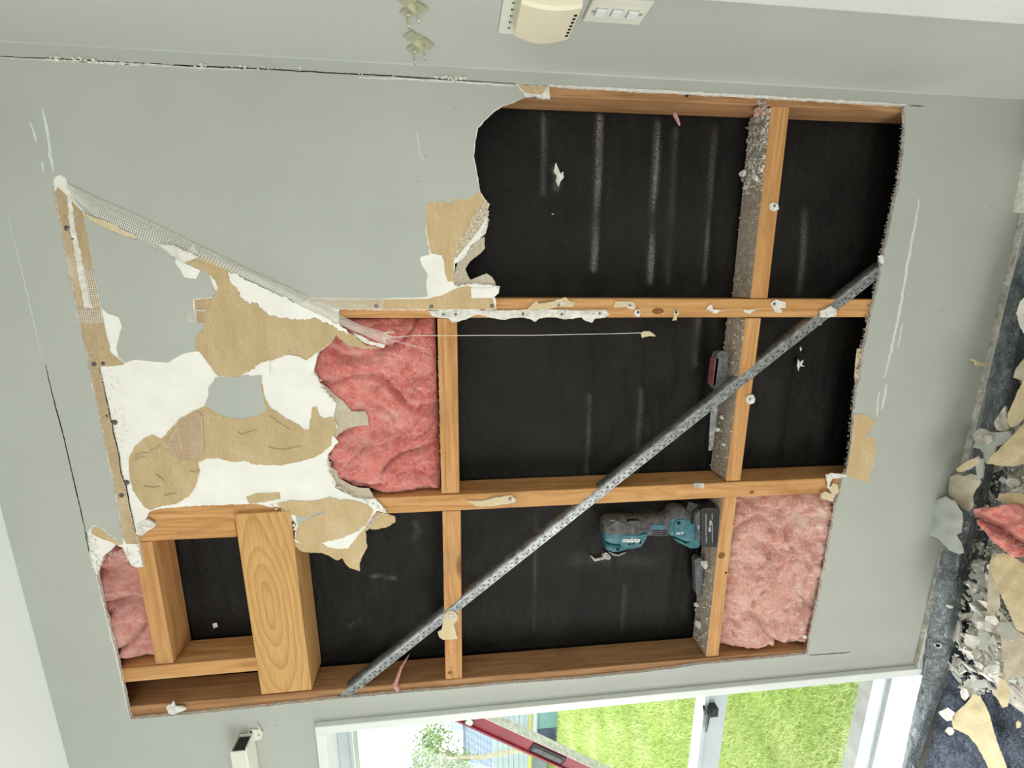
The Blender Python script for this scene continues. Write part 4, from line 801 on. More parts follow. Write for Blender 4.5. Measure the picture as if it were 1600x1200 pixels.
def chunk_obj(name, c, r, nrm, seed, top, back, label, group=None, cat='rubble', **k):
    V, Fc, mi, _ = chunk(c, r, nrm, seed, None, **k)
    return tag(meshobj(name, V, Fc, [M[top], M[back], M['plaster']], None, None, mi), label, cat, group)
# larger bits that can be told apart on the noggins
for i, (x, y, Y, r, lab) in enumerate([(1181, 278, 0.01, 0.008, 'white plaster chip on the right hand noggin below the pink tuft'), (1161, 271, 0.07, 0.010, 'white plaster chip at the back edge of the right hand noggin'), (1193, 205, 0.02, 0.008, 'white plaster chip high on the crumb covered noggin'),
        (1121, 671, 0.04, 0.008, 'cream plaster chip beside the saw teeth'), (1131, 694, 0.03, 0.006, 'small white plaster chip below the cream chip on the saw noggin'), (1101, 882, 0.03, 0.014, 'pale plaster lump on the noggin next to the grey bar'), (1092, 975, 0.05, 0.014, 'flat grey plaster piece at the left end of the tool noggin'),
        (1089, 945, 0.07, 0.010, 'white plaster piece tilted at the back of the tool noggin'), (1128, 652, 0.04, 0.006, 'tiny white plaster chip above the cream chip on the saw noggin')]):
    c = onY(x, y, Y); chunk_obj('plaster_chip', c + Vector((0, 0, 0.001)), r, (0.2, -0.35, 1), 500 + i, 'plaster', 'plaster', lab, None, th=0.006)
# ================================================================== HAND SAW AND BAR LYING ON THE NOGGINS
saw = empty('hand_saw', onY(1124, 580, 0.045), 'hand saw with a grey and dull red handle lying behind the steel brace', 'saw')
def slab_px(name, px, y, th, mat, parent, bev=True):
    o = plate(name, pxz(px, y), y, th, mat, parent=parent)
    return o
rnd = lambda cx_, cy_, hw, hh, k=5, tilt=0.0: [(cx_ + (hw * sx - hw * 0 + 0) * 1.0, cy_ + hh * sy) for sx, sy in ()]
def capsule(p0, p1, r, n=8):
    a = Vector(p0); b = Vector(p1); d = (b - a).normalized(); nn = Vector((-d.y, d.x)); out = []
    for i in range(n + 1):
        t = math.pi * i / n; out.append(tuple(b + nn * (math.cos(t) * r) + d * (math.sin(t) * r)))
    for i in range(n + 1):
        t = math.pi * i / n; out.append(tuple(a - nn * (math.cos(t) * r) - d * (math.sin(t) * r)))
    return out
slab_px('handle', capsule((1129, 558), (1124, 601), 9.5), 0.030, 0.024, M['grey_tool'], saw)
slab_px('grip_edge', capsule((1120, 562), (1115.5, 600), 2.6), 0.030, 0.026, M['pinkgrip'], saw)
teeth = [(1120, 606)] ; 
blade = [(1116, 606), (1124, 606)]
yq = 606.0; xq0, xq1 = 1124.0, 1112.5
while yq < 702:
    t = (yq - 606) / 96; xx = xq0 + (xq1 - xq0) * t; blade += [(xx + 1.6, yq + 1.2), (xx, yq + 3.0)]; yq += 3.2
blade += [(1111, 704), (1107, 704), (1110, 650)]
slab_px('blade', blade, 0.045, 0.0018, M['galv'], saw)
bar = plate('metal_bar', pxz(capsule((1092, 878), (1094, 925), 6.5), 0.055), 0.055, 0.02, M['grey_tool'])
tag(bar, 'rounded grey bar lying on the noggin below the battery of the power tool', 'bar')

# ================================================================== OSCILLATING TOOL
TYF = 0.010; TYC = 0.043
def tp(u, v): return (920 + u / 7.273, 760 + v / 7.273)
def TW(u, v, y=TYF): return onY(*tp(u, v), y)
tool = empty('oscillating_multi_tool', TW(1475, 470, TYC), 'teal and charcoal cordless oscillating multi tool standing on its battery on the noggin', 'power tool')
def loft(name, secs, mats, pick, parent, n=20, expo=3.0):
    V = []; Fc = []; mi = []
    for (u, v0, v1, dep) in secs:
        for j in range(n):
            a = 2 * math.pi * j / n; c, s = math.cos(a), math.sin(a)
            cc = math.copysign(abs(c) ** (2 / expo), c); ss = math.copysign(abs(s) ** (2 / expo), s)
            p = TW(u, (v0 + v1) / 2 + cc * (v1 - v0) / 2); V.append(Vector((p.x, TYC - ss * dep, p.z)))
    m = len(secs)
    for i in range(m - 1):
        for j in range(n):
            Fc.append((i * n + j, (i + 1) * n + j, (i + 1) * n + (j + 1) % n, i * n + (j + 1) % n)); mi.append(pick(i / (m - 1), (j + 0.5) / n, (secs[i][0] + secs[i + 1][0]) / 2))
    Fc += [tuple(range(n)), tuple((m - 1) * n + j for j in range(n))[::-1]]; mi += [pick(0, 0.25, secs[0][0]), pick(1, 0.25, secs[-1][0])]
    return meshobj(name, V, Fc, mats, parent, True, mi)
def upper(f, t): return math.cos(2 * math.pi * f) < t
loft('head_housing', [(184, 470, 600, 0.020), (190, 430, 640, 0.028), (215, 405, 665, 0.032), (265, 385, 690, 0.033), (400, 385, 706, 0.033), (540, 388, 706, 0.032), (600, 388, 690, 0.030), (650, 388, 630, 0.027), (680, 388, 612, 0.026)],
     [M['shell'], M['teal']], lambda i, f, u: 0 if upper(f, 0.15) else 1, tool)
loft('grip', [(640, 395, 640, 0.026), (690, 385, 606, 0.026), (770, 378, 596, 0.025), (880, 372, 584, 0.025), (930, 345, 588, 0.026), (965, 300, 605, 0.028)], [M['shell']], lambda i, f, u: 0, tool)
loft('base_housing', [(930, 350, 585, 0.026), (960, 296, 604, 0.030), (1000, 266, 628, 0.032), (1060, 258, 660, 0.033), (1130, 275, 680, 0.034), (1180, 310, 690, 0.034), (1218, 340, 690, 0.033)], [M['shell'], M['teal']], lambda i, f, u: 0 if upper(f, -0.25) else 1, tool)
def tplate(name, pts, mat, y, th, parent=tool): return plate(name, pxz([tp(*p) for p in pts], y), y, th, mat, parent=parent)
rb = lambda u0, v0, u1, v1, r=8: [(u0 + r, v0), (u1 - r, v0), (u1, v0 + r), (u1, v1 - r), (u1 - r, v1), (u0 + r, v1), (u0, v1 - r), (u0, v0 + r)]
lp = tplate('logo_panel', [(355, 570), (420, 558), (560, 560), (648, 545), (668, 548), (655, 590), (620, 650), (590, 690), (520, 700), (370, 690), (352, 640)], M['teal'], TYF - 0.001, 0.010); lp['label'] = 'teal side panel with white lettering'
tplate('head_cover', [(200, 470), (260, 420), (330, 395), (400, 420), (440, 470), (470, 515), (360, 545), (230, 560), (200, 540)], M['shell'], TYF + 0.0005, 0.012)
tplate('lever', [(240, 380), (355, 385), (375, 410), (360, 428), (300, 425), (245, 400)], M['grey_tool'], TYF + 0.004, 0.03)
tplate('slide_switch', rb(445, 392, 585, 430, 14), M['black'], TYF + 0.0, 0.012)
tplate('grip_panel', rb(715, 440, 870, 492, 10), M['teal'], TYC - 0.0262, 0.004)
loft('front_collar', [(205, 680, 735, 0.020), (215, 676, 755, 0.026), (290, 680, 780, 0.027), (350, 680, 778, 0.027), (430, 680, 750, 0.026), (545, 690, 748, 0.022)], [M['teal']], lambda i, f, u: 0, tool)
cb = tplate('clamp_ring', [(215, 735), (235, 755), (290, 788), (345, 790), (400, 768), (430, 752), (400, 750), (345, 775), (290, 770)], M['steel'], TYF + 0.012, 0.03); cb['label'] = 'steel clamp ring'
bl = tplate('blade', [(150, 768), (195, 752), (215, 760), (250, 800), (245, 826), (222, 836), (195, 826), (75, 850), (62, 848), (15, 790), (24, 784), (72, 824), (160, 802)], M['steel'], TYF + 0.010, 0.028); bl['label'] = 'bent steel blade'
tplate('guard_foot', [(960, 590), (1040, 620), (1100, 652), (1140, 640), (1180, 600), (1215, 588), (1250, 600), (1266, 640), (1258, 680), (1235, 700), (1150, 702), (1090, 672), (1000, 628)], M['teal'], TYF + 0.004, 0.052)
tplate('side_pad', [(975, 420), (1000, 385), (1085, 375), (1110, 400), (1108, 500), (1098, 575), (1060, 580), (980, 560), (965, 500)], M['teal'], TYF - 0.0012, 0.006)
for q in [(1005, 400, 1042, 435), (1165, 360, 1185, 432), (575, 628, 598, 652), (450, 652, 475, 668), (505, 645, 522, 662), (318, 715, 350, 732)]:
    tplate('vent_slot', rb(*q, r=4), M['dark'], TYF - 0.0022, 0.004)
for v in (512, 536, 558): tplate('rib', rb(725, v - 4, 905, v + 4, 3), M['grey_tool'], TYC - 0.0268, 0.004)
tplate('terminal_block', [(1200, 330), (1290, 250), (1290, 640), (1220, 600)], M['shell'], TYF + 0.002, 0.062)
bt = tplate('battery', rb(1272, 246, 1474, 690, 26), M['batt'], TYF - 0.002, 0.068); bt['label'] = 'black slide-on battery with white print'
tplate('battery_latch', [(1110, 250), (1135, 172), (1225, 200), (1300, 205), (1310, 290), (1200, 325), (1115, 268)], M['black'], TYF + 0.014, 0.040)
tplate('battery_rail', rb(1300, 225, 1462, 262, 8), M['black'], TYF + 0.006, 0.05)
xd = (TW(600, 600) - TW(400, 600)).normalized(); yd = (TW(400, 400) - TW(400, 600)).normalized()
pxm = (TW(600, 600) - TW(400, 600)).length / 200
text('lettering', 'makita', 78 * pxm, TW(478, 612, TYF - 0.0016), xd, yd, M['print'], lp, 0.0004, 0.28, 0.0004, 0.98)
text('lettering', 'AVT', 44 * pxm, TW(1030, 535, TYF - 0.0018), xd, yd, M['print'], tool, 0.0003, 0.3, 0.0002, 1.05)
text('lettering', '40V max', 40 * pxm, TW(1378, 455, TYF - 0.0026), yd, -xd, M['print'], bt, 0.0003, 0.2, 0.0002)
text('lettering', 'makita', 34 * pxm, TW(1334, 608, TYF - 0.0026), yd, -xd, M['greyprint'], bt, 0.0003, 0.28, 0.0001)
text('lettering', 'XGT', 26 * pxm, TW(1250, 465, TYF + 0.0012), yd, -xd, M['print'], tool, 0.0003, 0.2, 0.0001)
for q in [(1328, 312, 1336, 560), (1398, 305, 1406, 380), (1400, 400, 1408, 640)]: tplate('print_stripe', rb(*q, r=2), M['greyprint'], TYF - 0.0026, 0.0006, bt)

# ================================================================== SIDE WALL FITTINGS
SW = CX
def wbox(name, x0, y0, y1, z0, z1, x1, mat, parent=None, bevel=0.001, seg=2): return box(name, (x1, y0, z0), (x0, y1, z1), mat, parent, bevel, seg)
sw = empty('switch_plate', (SW, -0.275, 1.355), 'white three gang light switch plate on the side wall', 'light switch')
wbox('plate', SW, -0.312, -0.239, 1.302, 1.408, SW - 0.008, M['plastic'], sw, 0.0025)
for zc in (1.386, 1.357, 1.328):
    o = wbox('rocker', SW - 0.008, -0.284, -0.264, zc - 0.0085, zc + 0.0085, SW - 0.0125, M['white'], sw, 0.0015)
    o.rotation_euler = (0, 0.0, 0)
    wbox('rocker_gap', SW - 0.006, -0.2855, -0.2625, zc - 0.0098, zc + 0.0098, SW - 0.0083, M['greyprint'], sw, 0.0004)
for zc in (1.3985, 1.312):
    V, Fq = tube_geo([(SW - 0.0075, -0.274, zc), (SW - 0.0088, -0.274, zc)], 0.0035, 12); meshobj('screw_cap', V, Fq, M['greyprint'], sw)
ch = empty('door_chime', (SW, -0.28, 1.48), 'yellowed curved cover box on a white slotted base, beside the switch plate', 'chime box')
wbox('base', SW, -0.33, -0.176, 1.425, 1.558, SW - 0.007, M['plastic'], ch, 0.003)
V = []; Fq = []; nz_ = 12
for i in range(nz_ + 1):
    z = 1.433 + (1.533 - 1.433) * i / nz_; b = math.sin(math.pi * i / nz_)
    for (x, y) in ((SW - 0.007, -0.222 + 0.004 * b), (SW - 0.030 - 0.006 * b, -0.226 + 0.010 * b), (SW - 0.034 - 0.006 * b, -0.232 + 0.010 * b), (SW - 0.034 - 0.006 * b, -0.330), (SW - 0.030 - 0.006 * b, -0.336), (SW - 0.007, -0.338)): V.append((x, y, z))
for i in range(nz_):
    for j in range(5): Fq.append((i * 6 + j, i * 6 + j + 1, (i + 1) * 6 + j + 1, (i + 1) * 6 + j))
Fq += [tuple(range(6))[::-1], tuple(nz_ * 6 + j for j in range(6))]
cv = meshobj('cover', V, Fq, M['ivory'], ch); cv['label'] = 'yellowed curved cover'
for i in range(7):
    y = -0.246 - i * 0.011; box('slot', (SW - 0.0365, y - 0.0018, 1.4365), (SW - 0.0335, y + 0.0018, 1.4415), M['dark'], ch)
for i in range(5):
    y = -0.200 - i * 0.020
    for zc, mm in ((1.5405, M['dark']), (1.5375, M['greyprint'])): box('slot', (SW - 0.0078, y - 0.0022, zc - 0.0011), (SW - 0.0068, y + 0.0022, zc + 0.0011), mm, ch)
def xplate(name, px, x, th, mat, parent, label=None):
    P = [onX(a, b, x) for a, b in px]; n = len(P); V = [Vector((x, p.y, p.z)) for p in P] + [Vector((x - th, p.y, p.z)) for p in P]
    o = meshobj(name, V, [tuple(range(n)), tuple(range(2 * n - 1, n - 1, -1))] + [(i, i + n, (i + 1) % n + n, (i + 1) % n) for i in range(n)], mat, parent)
    if label: o['label'] = label
    return o
def gum_hook(dx, dy, label):
    sh_ = lambda pts: [(a + dx, b + dy) for a, b in pts]
    c = onX(655 + dx, 68 + dy, SW); h = empty('adhesive_hook', (SW, c.y, c.z), label, 'hook')
    xplate('gum_pad', sh_([(643, 54), (650, 50), (664, 60), (672, 69), (664, 75), (655, 78), (647, 72), (644, 62)]), SW - 0.0004, 0.0014, M['gum'], h, 'yellowed adhesive pad')
    xplate('clear_plate', sh_([(630, 57), (643, 47), (656, 57), (645, 66)]), SW - 0.003, 0.002, M['clear'], h); xplate('clear_plate', sh_([(655, 62), (664, 59), (679, 71), (668, 78)]), SW - 0.003, 0.002, M['clear'], h)
    xplate('clear_plate', sh_([(634, 76), (645, 69), (657, 79), (648, 86)]), SW - 0.003, 0.002, M['clear'], h)
    for (x0, y0, x1, y1) in ((648, 76, 649, 101), (662, 70, 664, 93)):
        a, b = onX(x0 + dx, y0 + dy, SW - 0.006), onX(x1 + dx, y1 + dy, SW - 0.006); m_ = a.lerp(b, 0.5) - Vector((0.003, 0, 0))
        V, Fq = tube_geo([a, m_, b], 0.0020, 8); meshobj('clear_prong', V, Fq, M['clear'], h, True)
    for (x0, y0) in ((648, 80), (649, 97), (664, 89)):
        a = onX(x0 + dx, y0 + dy, SW - 0.010); V, Fq = tube_geo([a, a - Vector((0.0015, 0, 0))], 0.0022, 8); meshobj('pin', V, Fq, M['print'], h)
gum_hook(-10, -57, 'upper clear plastic hook with a yellowed adhesive pad on the side wall')
gum_hook(0, 0, 'clear plastic hook with yellowed adhesive nearest the wall corner')
# door in the side wall: only its frame shows
struct(box('trim_2', (SW - 0.018, -0.43, FLOOR), (SW, -0.345, 2.1), M['white'], None, 0.003, 2))
struct(box('door_1', (SW - 0.006, -1.25, FLOOR + 0.01), (SW + 0.02, -0.43, 2.05), M['white']))
# corner tape: a small rounded ridge where the two walls meet, with a few loose wrinkles
V = []; Fq = []
for i in range(60):
    z = 0.1 + (CEIL - 0.1) * i / 59
    for (dx, y) in ((-0.0030, WY + 0.0002), (-0.0026, WY - 0.0012), (-0.0018, WY - 0.0022), (-0.0008, WY - 0.0030), (-0.0001, WY - 0.0040)): V.append((CX + dx, y, z))
for i in range(59):
    for j in range(4): Fq.append((i * 5 + j, i * 5 + j + 1, (i + 1) * 5 + j + 1, (i + 1) * 5 + j))
meshobj('corner_tape', V, Fq, M['paint'], wall, True)
def wrinkle(a, b, w, hgt, seed):
    A = onX(*a, CX - 0.001); B = onX(*b, CX - 0.001); V = []; Fq = []
    for i in range(13):
        t = i / 12; c = A.lerp(B, t); e = math.sin(math.pi * t) ** 0.7; ww = w * e + 0.0005
        for j in range(7):
            s = j / 6 - 0.5; V.append(c + Vector((-hgt * e * math.cos(s * math.pi) ** 1.5 * (1 if j < 5 else 0.6), s * ww, 0)))
    for i in range(12):
        for j in range(6): Fq.append((i * 7 + j, i * 7 + j + 1, (i + 1) * 7 + j + 1, (i + 1) * 7 + j))
    return meshobj('tape_wrinkle', V, Fq, M['paint'], wall, True)
wrinkle((1255, 142), (1290, 136), 0.014, 0.005, 1); wrinkle((1358, 152), (1400, 144), 0.018, 0.006, 2); wrinkle((1510, 158), (1600, 162), 0.022, 0.008, 3)

# ================================================================== WINDOW, TRIM, SKIRTING
TRX = WX1 + 0.024
struct(box('trim_1', (WX1 - 0.004, WY - 0.018, 0.0), (TRX, WY, WZ1 + 0.0235), M['white'], None, 0.003, 2))
struct(box('trim_3', (WX0 - 0.024, WY - 0.018, WZ1 - 0.004), (WX1 - 0.004, WY, WZ1 + 0.0235), M['white'], None, 0.003, 2))
win = struct(bpy.data.objects.new('window_1', None)); win.location = (-2.0, 0.09, WZ0); link(win)
YG = 0.088
box('jamb', (WX1 - 0.004, WY, WZ0), (WX1 + 0.012, 0.185, WZ1), M['white'], win)
box('head_lining', (WX0, WY, WZ1 - 0.004), (WX1, 0.185, WZ1 + 0.012), M['white'], win)
sill = box('sill', (WX0, WY - 0.022, WZ0 - 0.02), (WX1, YG + 0.03, 0.0775), M['white'], win, 0.002)
for nm, lo_, hi_ in [('frame_member', (WX0, YG - 0.02, WZ1 - 0.045), (WX1 - 0.004, YG + 0.03, WZ1 - 0.004)), ('frame_member', (WX0, YG - 0.012, 0.0775), (WX1 - 0.004, YG + 0.03, 0.096)), ('frame_member', (WX1 - 0.05, YG - 0.02, 0.096), (WX1 - 0.004, YG + 0.03, WZ1 - 0.045)),
                     ('transom', (WX0, YG - 0.025, 0.724), (WX1 - 0.05, YG + 0.03, 0.800)), ('sash_rail', (WX0, YG - 0.035, 0.800), (WX1 - 0.05, YG + 0.02, 0.818)), ('sash_rail', (WX0, YG - 0.035, WZ1 - 0.058), (WX1 - 0.05, YG + 0.02, WZ1 - 0.045))]:
    box(nm, lo_, hi_, M['alu'], win, 0.002)
box('bead', (WX0, YG - 0.020, 0.0775), (WX1 - 0.01, YG - 0.012, 0.083), M['greyprint'], win)
box('pane', (WX0, YG, 0.816), (WX1 - 0.04, YG + 0.005, WZ1 - 0.05), M['glass'], win)
box('pane', (WX0, YG, 0.092), (WX1 - 0.04, YG + 0.005, 0.728), M['glass'], win)
# black casement fastener on the transom (lies along the sash, lever hanging over the rail)
fz = onY(1110, 1105, YG - 0.03); fx = fz.x
fast = box('fastener', (fx - 0.020, YG - 0.052, 0.772), (fx + 0.014, YG - 0.025, 0.806), M['black'], win, 0.003, 2)
V, Fq = tube_geo([onY(1110, 1108, YG - 0.05), onY(1107, 1118, YG - 0.052), onY(1105, 1130, YG - 0.05), onY(1103, 1143, YG - 0.048)], [0.008, 0.006, 0.0055, 0.004], 8); adopt(meshobj('lever', V, Fq, M['black'], None, True), win)
V, Fq = tube_geo([onY(1100, 1104, YG - 0.05), onY(1101, 1116, YG - 0.045)], [0.005, 0.004], 8); adopt(meshobj('catch', V, Fq, M['black'], None, True), win)
SKZ = 0.106
sk = struct(boxmesh('baseboard_back', (CX - TRX, 0.018, SKZ), M['paint'], Matrix.Translation(((CX + TRX) / 2, WY - 0.009, SKZ / 2)), None, 0.0015, topmat=(M['dustyplaster'], (0, 0, 1))))
rr = random.Random(71); geo = []
for _ in range(420):
    geo.append(lump_geo((rr.uniform(-0.75, CX), rr.uniform(WY - 0.016, WY - 0.003), SKZ + 0.0005), rr.uniform(0.0008, 0.0024) if rr.random() < 0.96 else rr.uniform(0.004, 0.008), rr, 0.6))
for _ in range(160): geo.append(lump_geo((rr.uniform(-1.28, -1.05), rr.uniform(WY - 0.016, WY - 0.003), SKZ + 0.0005), rr.uniform(0.0008, 0.0024), rr, 0.6))
o = meshobj('plaster_dust', *merge(geo), M['dustyplaster'], None); o['kind'] = 'stuff'; tag(o, 'plaster grit lying along the top of the skirting', 'rubble')
sp = plate('paper_sliver', pxz([(1513, 561), (1517, 560), (1530, 566), (1545, 568), (1561, 567), (1545, 570), (1535, 571.5), (1523, 571), (1521, 566)], WY - 0.018), WY - 0.022, 0.003, M['cream'])
tag(sp, 'thin cream splinter standing on the dusty skirting', 'splinter')

# ================================================================== BLIND RAIL STUB ABOVE THE WINDOW
bl_ = empty('blind_rail', onY(385, 1180, -0.03), 'white blind rail with an open black end fixed to the wall above the window', 'blind rail')
za, zb = onY(367, 1180, -0.045).z, onY(392, 1180, -0.045).z; xa = onY(380, 1161, -0.045).x
zm, zn = min(za, zb), max(za, zb)
for (lo_, hi_) in [((xa - 1.6, -0.062, zn - 0.004), (xa, WY - 0.004, zn)), ((xa - 1.6, -0.062, zm), (xa, WY - 0.004, zm + 0.004)), ((xa - 1.6, -0.066, zm), (xa - 0.004, -0.062, zn)), ((xa - 1.6, WY - 0.006, zm), (xa - 0.004, WY - 0.002, zn))]:
    box('rail_wall', lo_, hi_, M['plastic'], bl_, 0.0015)
box('rail_core', (xa - 1.5, -0.060, zm + 0.005), (xa - 0.010, WY - 0.008, zn - 0.005), M['black'], bl_)
plate('end_bracket', pxz([(386, 1156), (388, 1142), (394, 1140), (404, 1140), (409, 1142), (411, 1143), (409, 1154), (400, 1157), (394, 1158), (389, 1166), (384, 1165)], WY - 0.004), WY - 0.005, 0.004, M['plastic'], parent=bl_)
V, Fq = tube_geo([onY(402, 1133, WY - 0.012), onY(405, 1137, WY - 0.012), onY(407, 1143, WY - 0.010), onY(408, 1154, WY - 0.008)], [0.001, 0.002, 0.002, 0.0015], 6); meshobj('bracket_tongue', V, Fq, M['plastic'], bl_, True)
disc('screw_hole', 392, 1143.5, WY - 0.0052, 0.0035, M['dark'], bl_, seed=9)
disc('screw_hole', 404, 1149, WY - 0.0052, 0.0028, M['greyprint'], bl_, seed=10)

# ================================================================== SPIRIT LEVEL LEANING IN THE WINDOW
p0 = (onY(711, 1126, 0.03) + onY(753.5, 1122, 0.03)) / 2; p1 = (onY(860, 1200, 0.03) + onY(920, 1192, 0.03)) / 2
ld = (p1 - p0).normalized()
a_, b_ = onY(785, 1163, 0.03), onY(845, 1160, 0.03)
ln = Vector((0, 1, 0)).cross(ld).normalized();
if ln.x < 0: ln = -ln                                                # towards the room's right / up
hw = 0.5 * abs((onY(760, 1151, 0.03) - onY(795, 1143, 0.03)).dot(ln)); hw = max(0.022, min(0.034, hw))
t_end = (WX1 - 0.006 - p0.x) / ld.x; top = p0 + ld * (t_end + 0.03); Ll = (top.z - 0.085) / -ld.z
lv = empty('spirit_level', top + ld * Ll, 'red and silver spirit level leaning diagonally inside the window', 'spirit level')
mid = top + ld * (Ll / 2); fm = frame(ld, (0, 1, 0), loc=(mid.x, 0.0, mid.z))
def lbox(name, a0, a1, n0, n1, y0, y1, mat, bevel=0.001):
    """a: metres from the top end, n: across (+ towards room right), y: depth"""
    c = top + ld * ((a0 + a1) / 2) + ln * ((n0 + n1) / 2); c.y = (y0 + y1) / 2
    return boxmesh(name, (a1 - a0, y1 - y0, n1 - n0), mat, frame(ld, (0, 1, 0), loc=c), lv, bevel)
lbox('web', 0, Ll, -hw, hw, 0.034, 0.058, M['red'])
fl_ = lbox('upper_edge', 0, Ll, hw, hw + 0.003, 0.030, 0.066, M['milled'], 0.0006); fl_['label'] = 'dusty milled silver edge'
lbox('lower_lip', 0, Ll, -hw - 0.002, -hw + 0.006, 0.030, 0.060, M['red'], 0.0006)
q = (onY(855, 1179, 0.034) - top); al = q.dot(ld); q2 = (onY(733, 1128, 0.034) - top); al2 = q2.dot(ld); nn2 = q2.dot(ln)
hd = lbox('hand_hole', al - 0.070, al + 0.070, -0.015, 0.019, 0.0325, 0.036, M['black'], 0.004)
hg = lbox('grip_insert', al - 0.063, al + 0.064, -0.013, 0.010, 0.030, 0.036, M['grey_tool'], 0.004)
cV = top + ld * al2 + ln * nn2
V, Fq = tube_geo([(cV.x, 0.036, cV.z), (cV.x, 0.031, cV.z)], 0.017, 20); adopt(meshobj('vial_ring', V, Fq, M['black']), lv)
V, Fq = tube_geo([(cV.x, 0.034, cV.z), (cV.x, 0.0302, cV.z)], 0.0125, 18); vv = adopt(meshobj('vial', V, Fq, M['plastic']), lv)

# ================================================================== OUTSIDE
GZ = -0.34
struct(box('ground', (-40, 0.185, GZ - 0.1), (12, 40, GZ), M['lawn']))
rr = random.Random(4); V = []; Fq = []
while len(Fq) < 62000:
    y = 0.25 + 6.6 * rr.random() ** 1.2; x = -1.35 - 1.18 * y + (rr.random() - 0.5) * (1.0 + y * 0.9) - 0.3
    if not (-11 < x < -1.25): continue
    h = rr.uniform(0.02, 0.05) * (1 + 0.12 * y); a = rr.uniform(0, 6.28); w = 0.0022 * (1 + 0.35 * y); lx, ly = rr.uniform(-1, 1) * h * 0.8, rr.uniform(-1, 1) * h * 0.8
    n = len(V); V += [(x - math.cos(a) * w, y - math.sin(a) * w, GZ), (x + math.cos(a) * w, y + math.sin(a) * w, GZ), (x + lx, y + ly, GZ + h)]; Fq.append((n, n + 1, n + 2))
gr = meshobj('lawn_grass', V, Fq, M['grass']); tag(gr, 'sunlit green lawn outside the window', 'grass', kind='stuff')
def far(px0, py0, px1, py1, Y, dep):
    a = onY(px0, (py0 + py1) / 2, Y); b = onY(px1, (py0 + py1) / 2, Y); c = onY((px0 + px1) / 2, py0, Y); d = onY((px0 + px1) / 2, py1, Y)
    return (min(c.x, d.x), Y, min(a.z, b.z)), (max(c.x, d.x), Y + dep, max(a.z, b.z))
# garden fence of wide pale boards
fence = empty('board_fence', (-11.5, 7.35, GZ), 'pale board fence beyond the lawn', 'fence')
z = 0.22; k = 0
while z < 1.05:
    o = box('fence_board', (-14.0, 7.35 + 0.004 * (k % 2), z), (-8.6, 7.375 + 0.004 * (k % 2), z + 0.118), M['weather'], fence, 0.003); z += 0.125; k += 1
for x in (-8.7, -9.9, -11.1, -12.3, -13.5): box('fence_post', (x, 7.38, GZ), (x + 0.09, 7.47, 1.05), M['weather'], fence, 0.003)
sh = empty('shed', (-11.5, 8.2, GZ), 'pale shed with a grey tiled roof behind the board fence', 'shed')
box('shed_wall', (-14.0, 8.0, GZ), (-9.3, 10.5, 1.1), M['weather'], sh)
row = 0
while row < 9:
    zr = 1.08 + row * 0.075; yr = 7.8 + row * 0.16
    n = 20
    for i in range(n):
        if row > 8: break
        x0 = -14.0 + i * 0.245 + (0.12 if row % 2 else 0)
        if x0 > -9.2: continue
        boxmesh('roof_tile', (0.235, 0.20, 0.022), M['tile'], Matrix.Translation((x0 + 0.12, yr, zr)) @ Matrix.Rotation(0.42, 4, 'X'), sh, 0)
    row += 1
box('ridge', (-14.0, 9.2, 1.70), (-9.2, 9.36, 1.80), M['tile'], sh)
box('chimney', (-11.0, 9.3, 1.6), (-10.6, 9.6, 2.25), M['navy'], sh, 0.01)
box('vent_box', (-12.2, 9.2, 1.7), (-11.9, 9.5, 2.15), M['weather'], sh, 0.01)
lo_, hi_ = far(846, 1112, 868, 1140, 7.0, 0.5)
bx_ = empty('garden_box', ((lo_[0] + hi_[0]) / 2, 7.2, GZ), 'navy and white box with an aqua panel at the far edge of the lawn', 'box')
box('body', (-10.4, 6.95, GZ), (-9.75, 7.3, 0.12), M['navy'], bx_, 0.01); box('top_slab', (-10.45, 6.9, 0.12), (-9.3, 7.3, 0.17), M['weather'], bx_, 0.005)
box('side_panel', (-9.75, 6.95, GZ), (-9.3, 7.3, 0.12), M['aqua'], bx_, 0.01)
yr_ = tag(box('yellow_rail', (-14.0, 7.26, 0.17), (-8.6, 7.32, 0.25), M['yellow'], None, 0.01), 'yellow rail along the foot of the fence', 'rail')
# small tree in front of the shed
tb = onY(742, 1183, 6.6)
tr = empty('tree', (tb.x, 6.6, GZ), 'small leafy tree standing in front of the bright sky', 'tree')
tops = onY(690, 1183, 6.6); 
meshobj('trunk', *tube_geo([(tb.x, 6.6, GZ), (tb.x + 0.03, 6.62, 0.6), (tb.x - 0.02, 6.6, 1.4), (tops.x, 6.6, tops.z)], [0.06, 0.05, 0.04, 0.03], 8), M['bark'], tr, True)
rr = random.Random(12); V = []; Fq = []
cc = [onY(672, 1180, 6.6), onY(665, 1160, 6.6), onY(684, 1150, 6.6), onY(655, 1195, 6.6), onY(690, 1200, 6.6), onY(722, 1192, 6.6), onY(708, 1196, 6.6)]
for _ in range(1500):
    c = rr.choice(cc); p = c + Vector((rr.gauss(0, .13), rr.gauss(0, .16), rr.gauss(0, .13))); a = Vector((rr.uniform(-1, 1), rr.uniform(-1, 1), rr.uniform(-1, 1))).normalized() * 0.05; b = a.orthogonal().normalized() * 0.018
    n = len(V); V += [p - a, p + b, p + a, p - b]; Fq.append((n, n + 1, n + 2, n + 3))
fo = meshobj('foliage', V, Fq, M['leaf'], tr); fo['kind'] = 'stuff'
for c in cc: meshobj('branch', *tube_geo([(tops.x, 6.6, tops.z - 0.25), (tops + c) / 2, c], [0.02, 0.014, 0.006], 5), M['bark'], tr, True)

